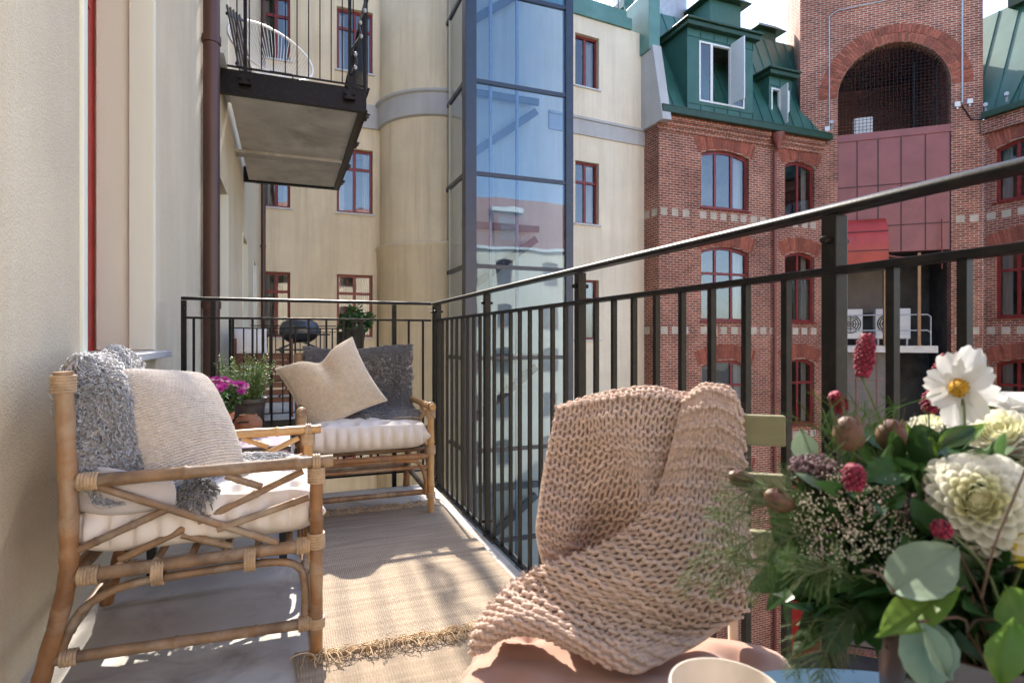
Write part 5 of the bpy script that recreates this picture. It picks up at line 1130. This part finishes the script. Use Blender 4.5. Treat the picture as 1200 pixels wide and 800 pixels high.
# lace flower and mauve clusters
p = W(985, 600, .52); t = thing('lace_flower', 'wide pale lace flower head on the left of the bouquet', 'flower', p); q = MB(); st_ = MB(); ax = toc(p, .75, -.25, .35); u = ax.orthogonal().normalized(); w = ax.cross(u); root_ = p - ax * .05
for i in range(46):
    f = math.sqrt((i + .5) / 46); a = i * 2.39996; c = p + (u * math.cos(a) + w * math.sin(a)) * (.046 * f) - ax * (.022 * f * f) + V(g.normal(size=3)) * .003; st_.tube([root_, c - ax * .006], .0005, 4)
    for k in range(26):
        d = V(g.normal(size=3)) * .0042; cc = c + d - ax * d.dot(ax) * .6; st_.tube([c - ax * .006, cc], .0003, 3); florets(q, cc, .00085 * g.uniform(.7, 1.3), 4, 3)
obj('florets', q, M['lace'], t, 180); obj('rays', st_, M['fern'], t); stem(t, root_)
for lb, c, D, rx, ry, n in (('mauve cluster of tiny flowers above the lace flower', (955, 546), .57, .026, .013, 320), ('mauve cluster of tiny flowers left of the front dahlia', (1077, 597), .52, .017, .017, 260), ('mauve cluster below the front dahlia at the right edge', (1180, 655), .50, .018, .012, 160), ('mauve cluster half hidden between the two dahlias', (1105, 545), .58, .022, .012, 180)):
    p = W(*c, D); t = thing('statice_cluster', lb, 'flower cluster', p, 'mauve clusters in the bouquet'); q = MB(); s_ = MB(); b_ = p - UPV * .04 + FWD * .02
    for k in range(n):
        d = V(g.normal(size=3)).normalized() * g.uniform(.5, 1) ; cc = p + RGT * d.x * rx + UPV * d.y * ry + FWD * d.z * rx * .6; florets(q, cc, .0017 * g.uniform(.6, 1.3), 5, 3)
        if k % 5 == 0: s_.tube([b_, cc], .0005, 3)
    obj('florets', q, M['statice'], t, 180); obj('rays', s_, M['twig'], t); stem(t, b_, .0012)
# single leaves with a look of their own: (label, base px, tip px, D, width, bend, fold, material, facing)
rnd = lambda t: max(.015, math.sin(PI * min(1, max(0, t)) ** .85)) ** .68
pnt = lambda t: max(.02, math.sin(PI * (t * .93 + .03))) ** .9
def leafthing(name, label, a, b_, D, w, bend, fold, m, prof, rr=0, up=.25, D2=None):
    pa, pb = W(*a, D), W(*b_, D2 or D); n = toc(pa, 1, rr, up); t = thing(name, label, 'leaf', pa, 'single leaves in the bouquet'); q = MB(); veined(q, pa, pb - pa, n, (pb - pa).length, w, bend, prof, fold); obj('blade', q, M[m], t, 180); stem(t, pa, .0011, 'twig')
for L in (('eucalyptus_leaf', 'big round grey green leaf below the front dahlia', (1045, 694), (1121, 638), .46, .045, .10, .04, 'euca', rnd, -.2, .5),
          ('eucalyptus_leaf', 'pale grey green leaf hanging over the vase rim', (1082, 720), (1096, 822), .45, .040, .2, .12, 'euca', rnd, .1, .3),
          ('eucalyptus_leaf', 'narrow folded grey green leaf in front of the vase', (1076, 728), (1120, 800), .44, .020, .15, .3, 'euca', pnt, .3, .2),
          ('eucalyptus_leaf', 'small upright grey green leaf at the left top of the bouquet', (948, 541), (938, 504), .60, .026, .1, .08, 'euca', rnd, -.3, .1),
          ('eucalyptus_leaf', 'small bluish leaf lying under the mauve cluster', (972, 574), (934, 553), .55, .012, .1, .1, 'euca', pnt, 0, .8),
          ('green_leaf', 'bright backlit leaf standing in front of the vase at right', (1170, 800), (1178, 716), .43, .028, -.2, .2, 'lime', pnt, .4, 0),
          ('green_leaf', 'bright leaf at the right edge of the vase', (1215, 740), (1180, 690), .44, .038, .1, .1, 'lime', pnt, -.3, .4),
          ('green_leaf', 'broad light green leaf pointing left above the vase rim', (1124, 690), (1028, 738), .45, .030, .15, .14, 'lime', pnt, 0, .8),
          ('green_leaf', 'bright green leaf standing up left of the cosmos', (1080, 548), (1062, 497), .58, .024, .1, .15, 'lime', pnt, -.2, .3),
          ('green_leaf', 'bright green leaf pointing right beneath the cosmos', (1098, 526), (1156, 494), .57, .022, .1, .15, 'lime', pnt, 0, .8),
          ('green_leaf', 'upright bright green leaf between the other two below the cosmos', (1090, 552), (1090, 512), .57, .020, .1, .2, 'lime', pnt, .2, .3),
          ('green_leaf', 'bright green leaf behind the cosmos at right', (1148, 500), (1152, 455), .68, .022, .1, .1, 'lime', pnt, .1, .2),
          ('green_leaf', 'long dark green leaf lying across the middle of the bouquet', (1072, 548), (1012, 556), .53, .030, .2, .12, 'green', pnt, 0, .9),
          ('green_leaf', 'dark green leaf right below the long dark one', (1060, 575), (1022, 590), .52, .028, .2, .12, 'green', pnt, 0, .7)):
    leafthing(*L)
t = thing('yellow_bloom', 'yellow petals at the right edge below the front dahlia', 'flower', W(1204, 640, .48)); q = MB()
for k in range(9): scoop(q, W(1208, 642, .48), RGT * math.cos(k * .7) + UPV * math.sin(k * .7) * .8 + toc(W(1204, 640, .48)) * .5, toc(W(1204, 640, .48)), .024, .016, .3, .1)
obj('petals', q, M['yellow'], t, 180); stem(t, W(1208, 642, .48))
# dark filling foliage and grass wisps
q = MB(); s_ = MB()
CEN = ((1090, 632, .565), (1010, 668, .575), (1150, 690, .52))
for k in range(1150):
    d = V(g.normal(size=3)).normalized() * g.uniform(.3, 1) ** .6; ci = 0 if k < 620 else 1 if k < 880 else 2; c = W(*CEN[ci]) + RGT * d.x * (.115, .07, .07)[ci] + UPV * d.y * (.085, .055, .05)[ci] + FWD * d.z * (.075, .05, .05)[ci]
    if c.z < tz + .02: c.z = tz + .02 + g.uniform(0, .03)
    o = (c - vt).normalized(); blade(q, c, (o * .8 + rdir(g) * .9), rdir(g, 1.2) - FWD * .3, g.uniform(.03, .055), g.uniform(.012, .026), g.uniform(0, .5), 5, pnt)
    if k % 4 == 0: s_.tube([c, vt.lerp(c, .5) + V(g.normal(size=3)) * .006, vt], .0009, 4)
fo = thing('bouquet_foliage', 'dark green leaf mass filling the inside of the bouquet', 'foliage', vt); fo['kind'] = 'stuff'; obj('leaves', q, M['dark'], fo, 180); obj('stems', s_, M['stem'], fo, 180)
q = MB()
for k in range(60):
    a = W(g.uniform(955, 1075), g.uniform(505, 560), g.uniform(.54, .64)); d = V((0, 0, 1)) + RGT * g.normal(0, .7) + FWD * g.normal(0, .3); L = g.uniform(.03, .06); P = crs(np.array([a, a + d.normalized() * L * .6, a + d.normalized() * L + RGT * g.normal(0, .02)]), 7); q.tube(P, .0005, 3)
tag(obj('grass_wisps', q, M['fern']), 'thin dry grass wisps round the buds', 'grass', kind='stuff')
def frond(label, pts, D, n=46, wid=.030):
    P = crs(np.array([W(u, v, D + dd) for u, v, dd in pts]), n); t = thing('fern_frond', label, 'fern frond', P[0], 'feathery fern fronds in the bouquet'); q = MB(); l = MB(); q.tube(P, [.0012 * (1 - .7 * i / n) for i in range(n)], 5)
    for i in range(4, n):
        p = V(P[i]); d = (V(P[i]) - V(P[i - 1])).normalized()
        for s in (-1, 1):
            sd = d.cross(toc(p) + V(g.normal(size=3)) * .5).normalized() * s; bl = wid * (math.sin(PI * (.12 + .83 * i / n)) ** .7) * g.uniform(.6, 1.2); bd = (sd + d * .9 - UPV * .35 + V(g.normal(size=3)) * .25).normalized(); e = p + bd * bl; q.tube([p, (p + e) / 2 + UPV * .002, e], .00035, 3)
            for k in range(13):
                b0 = p.lerp(e, (k + .5) / 13); blade(l, b0, bd * .7 + rdir(g), rdir(g), g.uniform(.0045, .0085), .0008, 0, 1)
    obj('stalk', q, M['stem'], t); obj('needles', l, M['fern'], t)
for lb, pts in (('uppermost fern frond reaching left over the blanket', [(985, 590, 0), (930, 575, 0), (880, 575, .02), (838, 600, .03)]), ('long fern frond drooping furthest left over the blanket', [(985, 620, 0), (920, 590, 0), (850, 615, .02), (800, 690, .03)]), ('fern frond hanging below the longest one', [(990, 640, 0), (930, 615, -.01), (870, 640, 0), (835, 695, .01)]), ('short fern frond under the brown bud', [(990, 640, 0), (945, 625, -.02), (905, 645, -.02), (880, 700, -.02)]), ('bright fern frond arching over the lower left foliage', [(1010, 690, -.04), (980, 665, -.06), (950, 670, -.06), (925, 655, -.05)]), ('dark fern frond hanging towards the table edge', [(1030, 680, 0), (985, 690, 0), (950, 735, 0), (930, 790, 0)]), ('fern frond hanging beside the railing post', [(1030, 700, 0), (1000, 715, -.02), (970, 760, -.02), (962, 800, -.02)]), ('thin fern frond between blanket and lace flower', [(980, 640, .02), (930, 640, .04), (890, 665, .05), (860, 640, .05)])):
    frond(lb, pts, .56)
for lb, pts, D in (('dark bent twig crossing the front dahlia', [(1210, 530), (1185, 590), (1165, 640), (1150, 700)], .45), ('thin brown twig curving left of the big round leaf', [(1010, 668), (1030, 672), (1055, 700), (1100, 735)], .46), ('thin brown twig rising below the front dahlia', [(1120, 640), (1135, 670), (1150, 700), (1160, 740)], .48)):
    q = MB(); q.tube(crs(np.array([W(u, v, D) for u, v in pts]), 20), .0010, 5); tag(obj('twig', q, M['twig'], None, 60), lb, 'twig', 'twigs in the bouquet')
# ================================================================ LIGHT AND CAMERA
KX, KY = .043, 1.165
S = V((KX, KY, 1)).normalized(); el = math.asin(S.z); az = math.atan2(S.x, S.y)
wd = bpy.data.worlds.new('World'); SC.world = wd; wd.use_nodes = True; t = wd.node_tree
sky = t.nodes.new('ShaderNodeTexSky'); sky.sky_type = 'NISHITA'; sky.sun_disc = False; sky.sun_elevation = el; sky.sun_rotation = az; sky.altitude = 20; sky.air_density = .8; sky.dust_density = 1.6; sky.ozone_density = .8
t.links.new(sky.outputs[0], t.nodes['Background'].inputs[0]); t.nodes['Background'].inputs[1].default_value = .15
L = bpy.data.lights.new('sun', 'SUN'); L.energy = 2.7; L.angle = math.radians(.55); L.color = (1, .92, .80)
lo = bpy.data.objects.new('sun', L); COL.objects.link(lo); lo.rotation_euler = S.to_track_quat('Z', 'Y').to_euler(); lo.location = (0, 0, 30)
cam = bpy.data.cameras.new('camera'); co = bpy.data.objects.new('camera', cam); COL.objects.link(co); SC.camera = co
co.location = (0, 0, CZ); co.rotation_euler = (PI / 2, 0, -TH); cam.sensor_width = 36; cam.lens = 36 * F / 1200; cam.shift_y = -3 / 1200; cam.clip_start = .02; cam.clip_end = 1000
cam.dof.use_dof = True; cam.dof.focus_distance = 2.6; cam.dof.aperture_fstop = 7.1
SC.view_settings.view_transform = 'Standard'; SC.view_settings.look = 'None'; SC.view_settings.exposure = 2.12; SC.view_settings.gamma = 1
SC.cycles.use_denoising = True; SC.cycles.max_bounces = 10; SC.cycles.transparent_max_bounces = 24; SC.cycles.diffuse_bounces = 5; SC.cycles.glossy_bounces = 4
SC.cycles.caustics_reflective = False; SC.cycles.caustics_refractive = False; SC.cycles.sample_clamp_indirect = 8
